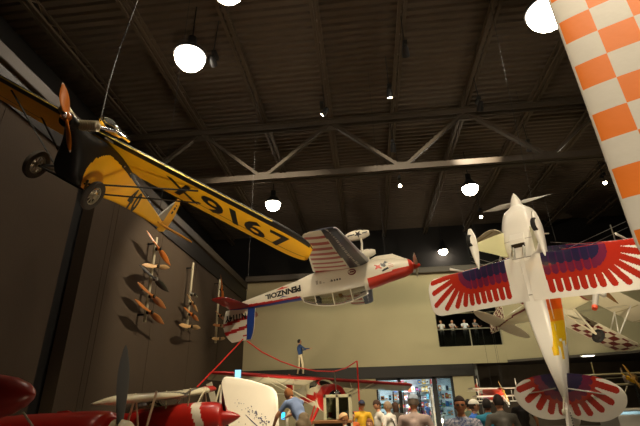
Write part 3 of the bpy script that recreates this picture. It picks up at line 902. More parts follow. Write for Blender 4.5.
def efp(q):
    x, y, z = q
    for xx in (-1.32, -1.78, -2.72, -3.45):
        if abs(x - xx) < .009: return lin('9c968a')
    hw = float(np.interp(-x, [2.7, 3.4, 4.3, 5.0], [.39, .33, .21, .1]))
    hh_ = float(np.interp(-x, [2.7, 3.4, 4.3, 5.0], [.46, .42, .3, .18]))
    if y > hw * .55 and abs(z - .02) < hh_ * .95 and -4.55 < x < -2.75:
        for k, zc in enumerate((-.32, -.14, .04, .22)):
            ends = (-4.2, -4.0, -4.3, -4.0)[k]; zc2 = zc * (1 - .35 * clamp((-x - 2.75) / 1.8)); wd = .068
            xx = x - ends
            ins = abs(z - zc2) < wd if xx > wd else (xx * xx - 2 * wd * xx + wd * wd + (z - zc2) ** 2 < wd * wd and xx > 0)
            if ins:
                t = clamp((-x - 2.75) / 1.3)
                return OR1 if t < .28 else OR2 if t < .5 else OR3
    return EB
m = MB(); fuselage(m, ECF, efp, 30, 160)
# air scoop below the cowling
for i in range(len(m.v)):
    x, y, z = m.v[i]
    if x < -1.5: m.v[i] = (x, y * (1 - .34 * clamp((-x - 1.5) / .6) * clamp((.3 - z) / .75)), z)
m.build('fuselage', paint_mat('white gloss aircraft paint', .3, .4, 0, 30, .03), ep)
m = MB(); m.prism([(-1.0, -.42), (-1.3, -.6), (-1.42, -.6), (-1.4, -.45)], 1, -.17, .2, EB); m.build('cooling_outlet', PAINT, ep, .01)
m = MB(); m.box((-1.52, -.15, -.585), (-1.41, .18, -.5), BLK); m.build('outlet_opening', BLACKP, ep)
for y in (-.12, .14):
    m = MB(); m.tube([(-1.35, y, -.5), (-1.62, y, -.6), (-1.8, y, -.66)], .035, 10); m.build('exhaust_pipe', STEEL, ep)
for s in (1, -1):
    m = MB(); m.ell((-.62, s * .2, .02), (.06, .1, .09), 14, 8); m.build('cowl_inlet', BLACKP, ep)
m = MB(); m.lathe([(.001, 0), (.05, -.06), (.1, -.16), (.14, -.27), (.165, -.38), (.001, -.38)], (0.03, 0, 0), (1, 0, 0), 28, EB); m.build('spinner', PAINT, ep)
m = MB(); propeller(m, .92, (-.26, 0, 0), (1, 0, 0), radians(97), .13, .03, lin('b9b5ad')); m.build('propeller', PAINT, ep)
m = MB()
m.loft([[(x, .33 * cos(t) * w, .36 + .42 * h * sin(t)) for t in np.linspace(0, pi, 15)] for x, w, h in ((-1.9, .7, .1), (-2.2, .95, .75), (-2.9, 1, 1), (-3.7, .75, .7), (-4.2, .35, .1))], (.8, .8, .8), 0, False, True, False)
m.build('canopy', glass('canopy glass'), ep)
for s in (1, -1):
    m = MB()
    m.loft([[(-1.36 + .3 * cos(q) * k1, s * lerp(.34, .8, t), lerp(-.42, -1.22, t) + .03 * sin(q)) for q in [2 * pi * z_ / 16 for z_ in range(16)]] for t, k1 in ((0, 1.1), (.25, .95), (.5, .72), (.75, .5), (1, .3))], lin('d6d3a4'))
    lg = m.build('gear_leg', PAINT, ep)
    m = MB(); rr = []
    for k in range(19):
        t = k / 18; x = -.88 - t * 1.05; h = (.175 * sin(pi * clamp(t * 1.25 + .08, 0, .5)) if t < .35 else .175 * (1 - ((t - .35) / .65) ** 1.6)) + .008
        rr.append([(x, s * .82 + .085 * (h / .175) ** .7 * cos(q), -1.28 + h * 1.0 * sin(q) + .04 * t) for q in [2 * pi * z_ / 20 for z_ in range(20)]])
    m.loft(rr, EB); wp = m.build('wheel_pant', PAINT, ep)
    wheel(wp, (-1.2, s * .82, -1.36), .17, .11, RUBBER, STEEL)
    # interplane strut, flying wires
    m = MB(); m.loft([[(x, s * 2.15 + .02 * sin(q), z) for x, z in ()] for q in ()] or [[(-1.05 - .1 * t + .035 * cos(q) - .62, s * 2.1 + .014 * sin(q), lerp(-.42, .74, t)) for q in [2 * pi * z_ / 14 for z_ in range(14)]] for t in (0, .25, .5, .75, 1)], EW); m.build('interplane_strut', PAINT, ep)
    m = MB()
    for x in (-1.95, -2.1): m.tube([(x, s * .4, -.45), (x + .7, s * 2.1, .95)], .006, 5); m.tube([(x + .6, s * .3, .9), (x, s * 2.1, -.42)], .006, 5)
    m.build('flying_wires', STEEL, ep)
    m = MB(); m.tube([(-1.15, s * .22, .35), (-1.1, s * .3, .93)], .02, 8, EW); m.tube([(-1.7, s * .22, .35), (-1.75, s * .3, .93)], .02, 8, EW); m.build('cabane_strut', PAINT, ep)
m = MB(); m.tube([(-1.8, 2.05, -.42), (-1.45, 2.05, -.42)], .012, 6); m.build('pitot_tube', STEEL, ep)
# tailplane with the same feathers, fin and rudder
def tpaint(x, y):
    a = abs(y); ox = a - .05; dx = -4.72 - x
    if dx < .0 and a > .75: pass
    r = hypot(ox, dx + .1); th = atan2(ox, dx + .1)
    n = 6.; d = 1.62 / n; k = clamp(floor(th / d), 0, n - 1); thc = (k + .5) * d
    off = r * sin(th - thc); dep = r * cos(th - thc)
    R_ = min(1.26 / max(sin(thc), .3), lerp(.95, 1.2, clamp(thc / 1.1)))
    R_ = min(R_, 1.19) - .0; hw = .078
    def ins(L): return dep < L and (abs(off) < hw if dep < L - hw else (dep - L + hw) ** 2 + off * off < hw * hw)
    if ins(.45) or dep < .24: return FN
    if ins(.66) or dep < .45: return FP
    if dep < .72: return FR
    if ins(R_): return FR
    return EW
for s in (1, -1):
    def tl(y): a = abs(y) / 1.27; return -4.62 - .1 * a - .42 * (1 - sqrt(max(0, 1 - a ** 3.2)))
    def tt(y): a = abs(y) / 1.27; return -5.62 - .12 * sin(pi * clamp(a * .9)) + .5 * (1 - sqrt(max(0, 1 - a ** 2.6)))
    m = MB(); wing(m, s * .02, s * 1.268, tl, tt, lambda y: .1, lambda y: .05, lambda x, y, sd, cx: tpaint(x, y), 120, 90); m.build('tailplane', mat_e, ep)
    m = MB(); m.tube([(-4.95, s * .12, -.08), (-5.1, s * .85, .08)], .014, 6); m.build('tail_brace', STEEL, ep)
m = MB(); o_ = [(-4.75, .15), (-5.1, .95), (-5.3, 1.05), (-5.5, 1.0), (-5.85, .5), (-5.95, .1), (-5.85, -.16), (-5.5, -.1), (-5.3, .0)]
m.prism(o_, 1, -.02, .02, EW)
m.build('fin', PAINT, ep)
m = MB(); m.prism([(-5.3, .07), (-5.5, .1), (-6.05, .05), (-6.1, -.1), (-5.9, -.26), (-5.45, -.12)], 1, -.035, .035, EB)
for k in range(7): m.box((-5.5 - k * .055, .036, -.02), (-5.53 - k * .055, .039, .05), lin('3a3630'))
m.build('rudder', PAINT, ep)
m = MB(); m.tube([(-5.1, 0, -.0), (-5.35, 0, -.2), (-5.42, 0, -.24)], .018, 8); m.lathe([(.03, -.025), (.07, -.025), (.07, .025), (.03, .025)], (-5.45, 0, -.24), (0, 1, 0), 16); m.build('tail_wheel', CREAMP, ep)

# ================================================================ CREAM BIPLANE WITH RED CHECKS, BEHIND
CRM = lin('d2c8a0'); CRM2 = lin('dcd2b4'); MAR = lin('6e1f16')
kp = empty('airplane', (8.45, 16.5, 5.5), (-.3982, -.1281, -1.1226), 1.06, 'cream biplane with dark red checks hanging behind the feather painted one', 'aeroplane')
def chk(x, y, p=.3, cx=0): return MAR if (floor(x / p) + floor(y / p)) % 2 == 0 else CRM2
def ke(a, t=3.6): return sqrt(max(0., 1 - clamp((a - t + .3) / .3) ** 2)) if a > t - .3 else 1.
for nm, z0, x0, x1, tip, pnt in (('lower_wing', -.42, -1.25, -2.3, 3.55, 'c'), ('upper_wing', .72, -.45, -1.6, 3.75, 'p')):
    m = MB()
    def pf(x, y, sd, cx, pnt=pnt, tip=tip):
        if pnt == 'p': return CRM2 if abs(abs(y) % .45) > .02 or cx < .1 else lin('b5a77c')
        return chk(x, y) if abs(y) > 1.0 and .08 < cx < .92 and sd < 0 and abs(y) < tip - .12 else CRM2
    wing(m, -tip, tip, lambda y: x0 - .03 * abs(y) - (1 - ke(abs(y), tip)) * .3, lambda y: x1 - .03 * abs(y) + (1 - ke(abs(y), tip)) * .3, lambda y: z0 + .02 * abs(y), lambda y: .13 * (.3 + .7 * ke(abs(y), tip)), pf, 140, 40)
    m.build(nm, FABRIC, kp)
def kfp(q):
    x, y, z = q
    if x > -.45: return MAR
    if abs(z - .05 - (x + 2) * .02) < .035 + .02 * (x + 4): return MAR
    return CRM
m = MB(); fuselage(m, [(-.2, 0, .3, .3, 2), (-.4, 0, .42, .42, 2), (-1.0, 0, .42, .46, 2.6), (-2.2, .02, .38, .44, 3), (-3.2, .06, .28, .34, 3), (-4.2, .1, .16, .22, 3), (-5.0, .12, .04, .12, 2.5)], kfp, 10, 36); m.build('fuselage', PAINT, kp)
m = MB(); m.lathe([(.3, 0), (.42, -.04), (.44, -.25), (.36, -.27), (.3, -.1)], (-.1, 0, 0), (1, 0, 0), 28, lin('7a6a50'), cap=False); m.lathe([(.0, .12), (.06, .1), (.1, 0), (.12, -.2), (0, -.2)], (-.05, 0, 0), (1, 0, 0), 20, lin('55493a')); m.build('engine', PAINT, kp)
m = MB(); propeller(m, 1.0, (.05, 0, 0), (1, 0, 0), radians(70), .14, .03, lin('6a4a28')); m.build('propeller', PAINT, kp)
for s in (1, -1):
    m = MB(); m.tube([(-1.55, s * 2.6, .72), (-1.9, s * 2.55, -.36)], .03, 8, EW, squash=.6); m.tube([(-.85, s * 2.6, .74), (-1.45, s * 2.55, -.36)], .03, 8, EW, squash=.6); m.tube([(-1.55, s * 2.6, .72), (-1.45, s * 2.55, -.36)], .02, 8, EW); m.build('interplane_strut', PAINT, kp)
    m = MB(); m.tube([(-1.15, s * .22, .35), (-.8, s * .5, .74)], .025, 8, EW); m.tube([(-1.8, s * .22, .35), (-1.5, s * .5, .74)], .025, 8, EW); m.build('cabane_strut', PAINT, kp)
    m = MB(); m.tube([(-1.2, s * .3, -.38), (-.85, s * .85, -1.25)], [.09, .05], 10, CRM2, squash=.5); m.tube([(-1.7, s * .3, -.38), (-.85, s * .85, -1.25)], [.04, .03], 10, CRM2); m.build('gear_leg', PAINT, kp)
    wheel(kp, (-.85, s * .93, -1.28), .24, .14, RUBBER, mat('dark wheel hub', '2c2620', .5))
    m = MB()
    for x in (-1.5, -1.7): m.tube([(x, s * .35, -.38), (x + .6, s * 2.5, .72)], .007, 5)
    m.build('flying_wires', STEEL, kp)
    def tl(y): a = abs(y) / 1.42; return -4.35 - .1 * a - .35 * (1 - sqrt(max(0, 1 - a ** 2.4)))
    def tt(y): a = abs(y) / 1.42; return -5.15 - .05 * sin(pi * a) + .4 * (1 - sqrt(max(0, 1 - a ** 2.4)))
    m = MB(); wing(m, s * .02, s * 1.415, tl, tt, lambda y: .05, lambda y: .05, lambda x, y, sd, cx: CRM2, 30, 14); m.build('tailplane', FABRIC, kp)
m = MB()
def rud(i, j, n=16):
    b = j / n; z = lerp(-.18, .98, b); xf = -4.5 - .35 * b if z > .1 else -5.0; xr = -5.45 - .15 * sin(pi * b) + .25 * b ** 3
    return (lerp(xf, xr, i / n), z)
for s in (1, -1):
    for i in range(16):
        for j in range(16):
            q = [rud(i, j), rud(i + 1, j), rud(i + 1, j + 1), rud(i, j + 1)]
            m.add([(p[0], s * .025, p[1]) for p in (q if s < 0 else q[::-1])], [(0, 1, 2, 3)], lambda c: chk(c[0] + 10, c[2] + .3, .11), 0, False)
ed = [rud(i, 0) for i in range(17)] + [rud(16, j) for j in range(1, 17)] + [rud(i, 16) for i in range(15, -1, -1)] + [rud(0, j) for j in range(15, 0, -1)]
for a, b in zip(ed, ed[1:] + ed[:1]): m.add([(a[0], .025, a[1]), (b[0], .025, b[1]), (b[0], -.025, b[1]), (a[0], -.025, a[1])], [(0, 1, 2, 3)], CRM2, 0, False)
m.build('rudder', PAINT, kp)

# grey tube with an orange end hanging below the feathered right wing
p1, p0 = at(594.5, 309, Y=13.5), at(596.5, 288, Y=13.9)
t = empty('smoke_canister', p1, label='grey tube with an orange tip hanging below the feathered right wing', cat='canister')
d = (p0 - p1)
m = MB(); m.tube([d * .12, d * .5, d], .085, 16); m.build('body', mat('grey canister paint', '9a958c', .5), t)
m = MB(); m.tube([(0, 0, 0), d * .13], [.07, .085], 16); m.build('orange_tip', mat('orange red tip', 'e0502a', .5), t)
m = MB(); m.ell(tuple(d * .72 + Vector((.2, 0, 0))), (.1, .1, .13), 16, 10); m.tube([d * .72, d * .72 + Vector((.2, 0, 0))], .03, 8); m.build('bulb', mat('pale grey paint', 'c9c4b8', .3), t)

# ================================================================ RED AND CREAM HIGH-WING AEROPLANE WITH THE WING WALKER
mono_e = Euler((-3.1965, 3.1286, 2.0687)); mono_t = Vector((-2.079, 21.282, 2.809))
mp = empty('airplane', mono_t, tuple(mono_e), .985, 'red and cream high-wing aeroplane standing on the floor below the olive wall', 'aeroplane')
CR3 = lin('cfc7a8'); RD3 = lin('b3201a')
def me_(a): return sqrt(max(0., 1 - clamp((a - 4.5) / .75) ** 2)) if a > 4.5 else 1.
m = MB(); wing(m, -5.24, 5.24, lambda y: .0 - (1 - me_(abs(y))) * .75, lambda y: -1.5 + (1 - me_(abs(y))) * .7, lambda y: .0, lambda y: .2 * (.3 + .7 * me_(abs(y))),
     lambda x, y, sd, cx: RD3 if cx < .1 or sd > 0 else (CR3 if abs((abs(y) * 2.4) % 1 - .5) < .47 else lin('b0a88c')), 110, 30, inc=.26)
m.build('wing', FABRIC, mp)
def mfp(q):
    x, y, z = q
    if x > .75: return RD3
    if z < -.62 + .12 * (x - .75) * .5 and z > -.9 + .1 * (x - .75): return RD3
    return CR3
m = MB(); fuselage(m, [(1.35, -.85, .44, .44, 2), (1.28, -.85, .58, .58, 2), (.7, -.85, .6, .6, 2.2), (.2, -.75, .5, .62, 2.6), (-.8, -.68, .44, .5, 3.5), (-1.6, -.62, .36, .46, 4), (-3.2, -.66, .22, .3, 3.5), (-4.8, -.66, .04, .16, 3), (-5.3, -.62, .02, .1, 3)], mfp, 10, 44)
m.build('fuselage', PAINT, mp)
m = MB(); m.lathe([(.001, .02), (.33, .02), (.33, -.03), (.001, -.03)], (1.37, 0, -.85), (1, 0, 0), 24); eng = m.build('engine_face', BLACKP, mp)
for k in range(7):
    m = MB(); a = 2 * pi * k / 7; m.lathe([(.06, 0), (.075, .05), (.06, .08), (.075, .11), (.06, .14), (.04, .18)], (1.38, .1 * cos(a), -.85 + .1 * sin(a)), (0, cos(a), sin(a)), 10); m.build('cylinder', DARKM, eng)
m = MB(); propeller(m, .98, (1.5, 0, -.72), (1, 0, 0), radians(8), .13, .03, lin('8e8672')); m.build('propeller', PAINT, mp)
m = MB(); m.ell((1.5, 0, -.6), (.12, .13, .1), 14, 8); m.build('spinner', CHROME, mp)
for s in (1, -1):
    m = MB()
    for x0, x1 in ((.3, -.1), (-.6, -1.1)): m.tube([(x0, s * .4, -1.1), (x1, s * 2.7, -.06)], .035, 8, CR3, squash=.5)
    m.tube([(.1, s * 1.5, -.6), (-.15, s * 1.45, -.05)], .02, 6, CR3); m.build('wing_strut', PAINT, mp)
    m = MB(); m.tube([(.5, s * .35, -1.1), (.55, s * 1.0, -2.35)], [.07, .05], 8, RD3); m.tube([(-.1, s * .35, -1.1), (.55, s * 1.0, -2.35)], .035, 8, RD3); m.build('gear_leg', PAINT, mp)
    wheel(mp, (.55, s * 1.08, -2.38), .34, .16, RUBBER, REDP)
    m = MB(); m.box((-.7, s * .425 - .01, -.5), (.1, s * .425 + .01, -.15)); m.build('side_window', mat('dark cabin glass', '2a2c2a', .1), mp)
    m = MB(); wing(m, s * .02, s * 1.4, lambda y: -4.5 - .2 * abs(y), lambda y: -5.3, lambda y: -.6, lambda y: .05, lambda x, y, sd, cx: CR3, 12, 10); m.build('tailplane', FABRIC, mp)
m = MB(); m.loft([[(x, .42 * cos(t) * w, -.32 + .3 * sin(t) * h) for t in np.linspace(0, pi, 9)] for x, w, h in ((.75, .9, .2), (.35, 1, .9), (.0, 1, 1))], (.8, .8, .8), 0, False, True, False); m.build('windshield', glass('canopy glass'), mp)
m = MB(); m.prism([(-4.3, -.55), (-5.0, .45), (-5.25, .5), (-5.5, .2), (-5.5, -.5)], 1, -.03, .03, RD3); m.build('fin', PAINT, mp)
for y in (-3.9,):    # small blue lit panel standing at the left end of the wing
    pp = at(238, 378, Y=19.2)
t = empty('tablet_screen', at(238, 374, Y=17.4), (0, 0, radians(8)), 1, 'small glowing light blue screen at the left end of the red-edged wing', 'screen')
m = MB(); m.box((-.13, -.02, -.17), (.13, .02, .17)); m.tube([(0, 0, -.17), (0, .0, -.17 - (t.location.z - .17))], .015, 6); m.build('frame', DARKM, t)
m = MB(); m.box((-.115, -.026, -.15), (.115, -.021, .15)); m.build('display', emis('pale blue screen', '8fc9e8', .9), t)

# ================================================================ NEAR FLOOR: RED STUNT BIPLANE
bp_ = empty('airplane', (-2.78, 9.885, 1.5), (.0737, -.076, -.066), .83, 'small red and cream stunt biplane on the floor, its red nose pointing right', 'aeroplane')
RDN = lin('a81c12')
def bfp(q):
    x, y, z = q
    k = x + .35 * z
    if -1.05 < k < -.82: return lin('d8cfba')
    if z < -.22 - .1 * (x + .5) and x > -2.6: return lin('d8cfba') if x < -.55 else RDN
    return RDN
m = MB(); fuselage(m, [(-.42, 0, .28, .28, 2), (-.47, 0, .36, .36, 2), (-.8, 0, .42, .42, 2.2), (-1.4, 0, .42, .45, 2.8), (-2.4, .03, .38, .42, 3), (-3.6, .1, .22, .28, 3), (-5.0, .15, .04, .1, 2.5)], bfp, 14, 48); m.build('fuselage', PAINT, bp_)
m = MB(); m.lathe([(.001, .02), (.05, -.04), (.11, -.16), (.17, -.32), (.2, -.44), (.001, -.44)], (0, 0, 0), (1, 0, 0), 26, RDN); m.build('spinner', PAINT, bp_)
m = MB(); propeller(m, .95, (-.4, 0, 0), (1, 0, 0), radians(12), .15, .03, lin('15110e')); m.build('propeller', PAINT, bp_)
def be_(a, t=2.65): return sqrt(max(0., 1 - clamp((a - t + .35) / .35) ** 2)) if a > t - .35 else 1.
def bwp(x, y, sd, cx):
    if y > 1.75: return RDN
    a = abs(y); k = atan2(cx + .05, a + .3) * 9
    return lin('2b2620') if 1.05 < k % 3 < 1.9 and a < 1.9 else CR3 if True else RDN
for nm, z0, x0 in (('upper_wing', .66, -1.45), ('lower_wing', -.45, -1.55)):
    m = MB(); wing(m, -2.65, 2.65, lambda y: x0 - .05 * abs(y) - (1 - be_(abs(y))) * .4, lambda y: x0 - .95 - .05 * abs(y) + (1 - be_(abs(y))) * .4, lambda y: z0 + .02 * abs(y), lambda y: .2 * (.3 + .7 * be_(abs(y))), bwp, 90, 40)
    m.build(nm, PAINT, bp_)
for s in (1, -1):
    m = MB()
    for x in (-1.25, -1.75): m.tube([(x, s * 1.9, .82), (x - .4, s * 1.85, -.4)], .028, 8, CR3)
    m.tube([(-1.75, s * 1.9, .82), (-1.65, s * 1.85, -.4)], .02, 8, CR3); m.build('interplane_strut', PAINT, bp_)
    m = MB(); m.tube([(-1.3, s * .25, .35), (-1.1, s * .5, .8)], .02, 8, CR3); m.tube([(-1.9, s * .25, .35), (-1.75, s * .5, .8)], .02, 8, CR3); m.build('cabane_strut', PAINT, bp_)
    m = MB(); m.tube([(-1.3, s * .3, -.4), (-1.1, s * .75, -1.3)], [.08, .05], 8, RDN); m.build('gear_leg', PAINT, bp_)
    wheel(bp_, (-1.1, s * .83, -1.38), .24, .14, RUBBER, REDP)
    m = MB(); wing(m, s * .02, s * 1.1, lambda y: -4.3 - .2 * abs(y), lambda y: -5.0, lambda y: .15, lambda y: .05, lambda x, y, sd, cx: RDN, 12, 10); m.build('tailplane', PAINT, bp_)
m = MB(); m.prism([(-4.2, .3), (-4.9, .62), (-5.2, .62), (-5.3, .0), (-4.9, .1)], 1, -.03, .03, RDN); m.build('fin', PAINT, bp_)
m = MB(); m.loft([[(x, .3 * cos(t) * w, .36 + .3 * h * sin(t)) for t in np.linspace(0, pi, 11)] for x, w, h in ((-2.0, .7, .1), (-2.3, .95, .9), (-2.9, .8, .9), (-3.4, .3, .1))], (.8, .8, .8), 0, False, True, False); m.build('canopy', glass('canopy glass'), bp_)

# ---- red aeroplane nose at the bottom left, dark blade and cream spinner
hub = at(119, 435, Y=5.0); dirx = Vector((.93, -.1, -.0)).normalized()
np_ = empty('airplane', hub, (0, radians(-2.5), atan2(dirx.y, dirx.x)), 1, 'glossy red aeroplane with cream spinner and tall black blade, at bottom left', 'aeroplane')
m = MB(); fuselage(m, [(-.06, 0, .15, .15, 2), (-.1, 0, .24, .2, 2), (-.22, 0, .32, .255, 2.2), (-.7, -.02, .38, .29, 2.4), (-1.6, -.06, .42, .34, 2.6), (-3.2, -.1, .36, .34, 2.6), (-5.4, 0, .08, .14, 2.5)], lambda q: RDN, 14, 44)
m.build('fuselage', PAINT, np_)
m = MB(); m.lathe([(.001, .18), (.06, .165), (.11, .11), (.135, .02), (.14, -.06), (.001, -.06)], (0, 0, .02), (1, 0, 0), 26, lin('d8cba8')); m.build('spinner', PAINT, np_)
m = MB(); propeller(m, .92, (.0, 0, .02), (1, 0, 0), radians(4), .3, .03, lin('0a0806'), twist=.35); m.build('propeller', mat('matte black tube'  , '100e0c', .7), np_)
m = MB(); wing(m, -3.2, 3.2, lambda y: -1.0 - .05 * abs(y), lambda y: -2.2, lambda y: -.32 + .04 * abs(y), lambda y: .16, lambda x, y, sd, cx: RDN, 20, 16); m.build('wing', PAINT, np_)
for s in (1, -1):
    m = MB(); m.tube([(-1.3, s * .7, -.3), (-1.25, s * .75, -1.1)], .05, 8, RDN); m.build('gear_leg', PAINT, np_)
    wheel(np_, (-1.25, s * .82, -hub.z + .24), .24, .14, RUBBER, STEEL)
m = MB(); m.loft([[(x, .3 * cos(t) * w, .2 + .26 * h * sin(t)) for t in np.linspace(0, pi, 11)] for x, w, h in ((-2.6, .7, .1), (-2.9, .95, .9), (-3.4, .8, .9), (-3.9, .3, .1))], (.8, .8, .8), 0, False, True, False); m.build('canopy', glass('canopy glass'), np_)
# small red bits of a wing behind the cream spinner
# ---- rounded red wing tank / fin tip at the left edge
tp = at(35, 394, Y=3.6); md = at(-2, 397, Y=3.6); top = at(-2, 375, Y=3.6); rr_ = (top - md).length
ax_ = (tp - md).normalized()
t = empty('airplane', tp, (0, 0, 0), 1, 'dark red rounded aeroplane nose poking in at the left edge', 'aeroplane')
m = MB(); L_ = (tp - md).length
m.lathe([(.001, 0), (rr_ * .3, -L_ * .1), (rr_ * .55, -L_ * .28), (rr_ * .8, -L_ * .6), (rr_ * 1.0, -L_ * 1.1), (rr_ * 1.12, -L_ * 1.9), (rr_ * 1.15, -L_ * 3), (rr_ * 1.0, -L_ * 6), (rr_ * .4, -L_ * 12)], (0, 0, 0), ax_, 40, lin('8a2018'))
m.build('fuselage', PAINT, t)
m = MB(); m.tube([-ax_ * L_ * 3 + Vector((0, 0, -rr_)), -ax_ * L_ * 3 + Vector((0, 0, -tp.z + .2))], .05, 10, lin('3a3430')); m.tube([-ax_ * L_ * 8 + Vector((0, 0, -rr_ * .6)), -ax_ * L_ * 8 + Vector((0, 0, -tp.z + .2))], .05, 10, lin('3a3430')); m.build('gear_leg', PAINT, t)
m = MB(); m.tube([ax_ * -.02 * 1 + Vector((0, -.06, -rr_ * .75)), ax_ * .12 + Vector((0, -.06, -rr_ * 1.5))], .008, 6, lin('b8b09c')); m.build('antenna', PAINT, t)
for k in (3, 8): wheel(t, tuple(-ax_ * L_ * k + Vector((0, 0, -tp.z + .18))), .18, .1, RUBBER, STEEL)

# ================================================================ WHITE FIN WITH BLUE STARS
YF = 11.6
F0 = at(248, 426, Y=YF)
wf = empty('airplane', (F0.x, F0.y, 0), (0, 0, 0), 1, 'white aeroplane tail fin with scattered blue stars, beside the bending man', 'aeroplane')
def fl(u, v): p = at(u, v, Y=YF); return (p.x - F0.x, p.z)
out = [(226, 376.5), (223.5, 378), (221.5, 383), (220, 392), (219, 406), (218.5, 440), (222, 470), (282, 470), (280, 440), (278.6, 415), (278, 399), (276.5, 392), (272.5, 387.5), (262, 383.6), (252, 380.6), (238, 377.6)]
op = [fl(*p) for p in out]
m = MB()
cxm = np.mean([p[0] for p in op]); czm = np.mean([p[1] for p in op])
def sc_(k): return [(cxm + (p[0] - cxm) * k, czm + (p[1] - czm) * k) for p in op]
FW = lin('f4ecd8')
m.loft([[(p[0], y, p[1]) for p in sc_(k)] for y, k in ((-.05, .93), (-.043, .965), (-.02, .995), (0, 1.0), (.02, .995), (.043, .965), (.05, .93))], FW)
BL = lin('26356e'); rs = random.Random(3)
def star(cx, cz, r, a0):
    p = []
    for k in range(10):
        q = r if k % 2 == 0 else r * .42; p.append((cx + q * cos(a0 + k * pi / 5), -.054, cz + q * sin(a0 + k * pi / 5)))
    m.add(p + [(cx, -.056, cz)], [(k, (k + 1) % 10, 10) for k in range(10)], BL, 0, False)
for i in range(62):
    t_ = rs.random() ** .7; u = 236 + 32 * t_ + rs.uniform(-3, 4); v = 399 + 25 * t_ ** 1.0 + rs.uniform(-3.5, 5)
    if u < 270 and v < 425:
        x, z = fl(u, v); star(x, z, .008 + .02 * t_ * rs.random() + .004, rs.random() * 6)
a, b = fl(246, 415), fl(262, 431)
m.add([(a[0], -.055, a[1]), (b[0], -.055, b[1]), (b[0] + .02, -.055, b[1] + .02), (a[0] + .005, -.055, a[1] + .012)], [(0, 1, 2, 3)], BL, 0, False)
for u, v in ((239.5, 422), (246, 424)):
    x, z = fl(u, v); m.add([(x + .008 * cos(q), -.055, z + .014 * sin(q)) for q in np.linspace(0, 2 * pi, 9)[:-1]], [tuple(range(8))], BLK, 0, False)
fin = m.build('fin', paint_mat('fin paint', .45, .2, 0, 30, .04), wf)
m = MB(); fuselage(m, [(.9, 1.05, .02, .06, 2.5), (.5, 1.02, .1, .14, 2.6), (-.4, .98, .22, .26, 3), (-1.6, .95, .36, .36, 3), (-2.6, .95, .3, .32, 2.4), (-2.9, .95, .15, .18, 2)], lambda q: FW, 10, 32)
for i in range(len(m.v)): m.v[i] = (m.v[i][0] * .9 + .1, m.v[i][1] + .1, m.v[i][2] - .35)
m.build('fuselage', PAINT, wf)
for x in (-1.2, .2):
    m = MB(); m.tube([(x, .1, .5), (x, .1, .2)], .03, 8, FW); m.build('gear_leg', PAINT, wf); wheel(wf, (x, .1, .16), .16, .1, RUBBER, STEEL)
# slanted pale board behind it
a, b = at(209, 383, Y=12.6), at(216, 409, Y=12.6)
t = empty('leaning_board', (b.x, b.y, 0), label='pale grey slanted board between the red nose and the white fin', cat='board')
dd = (a - b); e0 = Vector((0, 0, b.z)) - dd * (b.z / dd.z)
m = MB(); m.obox(e0, Vector((0, 0, b.z)) + dd, .17, .03, (0, 1, 0)); m.build('board', mat('pale board', 'a39c86', .6), t, .005)
m = MB(); m.obox(e0 + Vector((.0, .3, 0)), Vector((0, .02, b.z)), .03, .03, (0, 1, 0)); m.build('prop_stay', DARKM, t)

# ================================================================ DISPLAY OF PROPELLERS ON THE LEFT WALL
POLEM = mat('pale steel pole', 'a89c80', .4, .4)
XP_ = LWX + .32
props = [  # pole (top u,v, bottom u,v), list of (u, v, half length, angle, material, label)
    ((157, 238), (144, 322), [
        (156.5, 247, 1.25, -16, WOOD2, 'orange wooden propeller, topmost on the nearest wall pole'),
        (151.5, 263, 1.2, 14, WOOD3, 'pale wide-bladed wooden propeller, second from top on the nearest wall pole'),
        (151.5, 277, 1.35, -8, BLACKP, 'black propeller on the nearest wall pole'),
        (149, 294.5, 1.3, -10, WOOD, 'honey wooden propeller just below the black one on the nearest wall pole'),
        (147, 311, 1.3, -10, WOOD, 'honey wooden propeller, lowest on the nearest wall pole')]),
    ((193.5, 263), (186, 331), [
        (191, 293, .55, 0, STEEL, 'small metal propeller, topmost on the middle wall pole'),
        (192, 303, .8, -20, WOOD3, 'pale thin propeller in the middle of the middle wall pole'),
        (189, 313, 1.0, -8, WOOD2, 'bright orange wooden propeller on the middle wall pole'),
        (188, 325.5, 1.3, 6, WOOD3, 'broad pale wooden propeller, lowest on the middle wall pole')]),
    ((222, 281), (213, 342), [
        (219, 287, .9, -60, WOOD2, 'dark orange propeller, topmost on the farthest wall pole'),
        (216, 313, .9, -6, WOOD, 'wooden propeller half hidden by the red tail on the farthest wall pole'),
        (215, 323, 1.15, 8, WOOD, 'tan wooden propeller, second from bottom on the farthest wall pole'),
        (215, 337, 1.15, 8, WOOD3, 'tan wooden propeller, lowest on the farthest wall pole')])]
plabel = ['pale metal pole nearest the camera on the dark left wall', 'pale metal pole in the middle on the dark left wall', 'pale metal pole behind the red tail on the dark left wall']
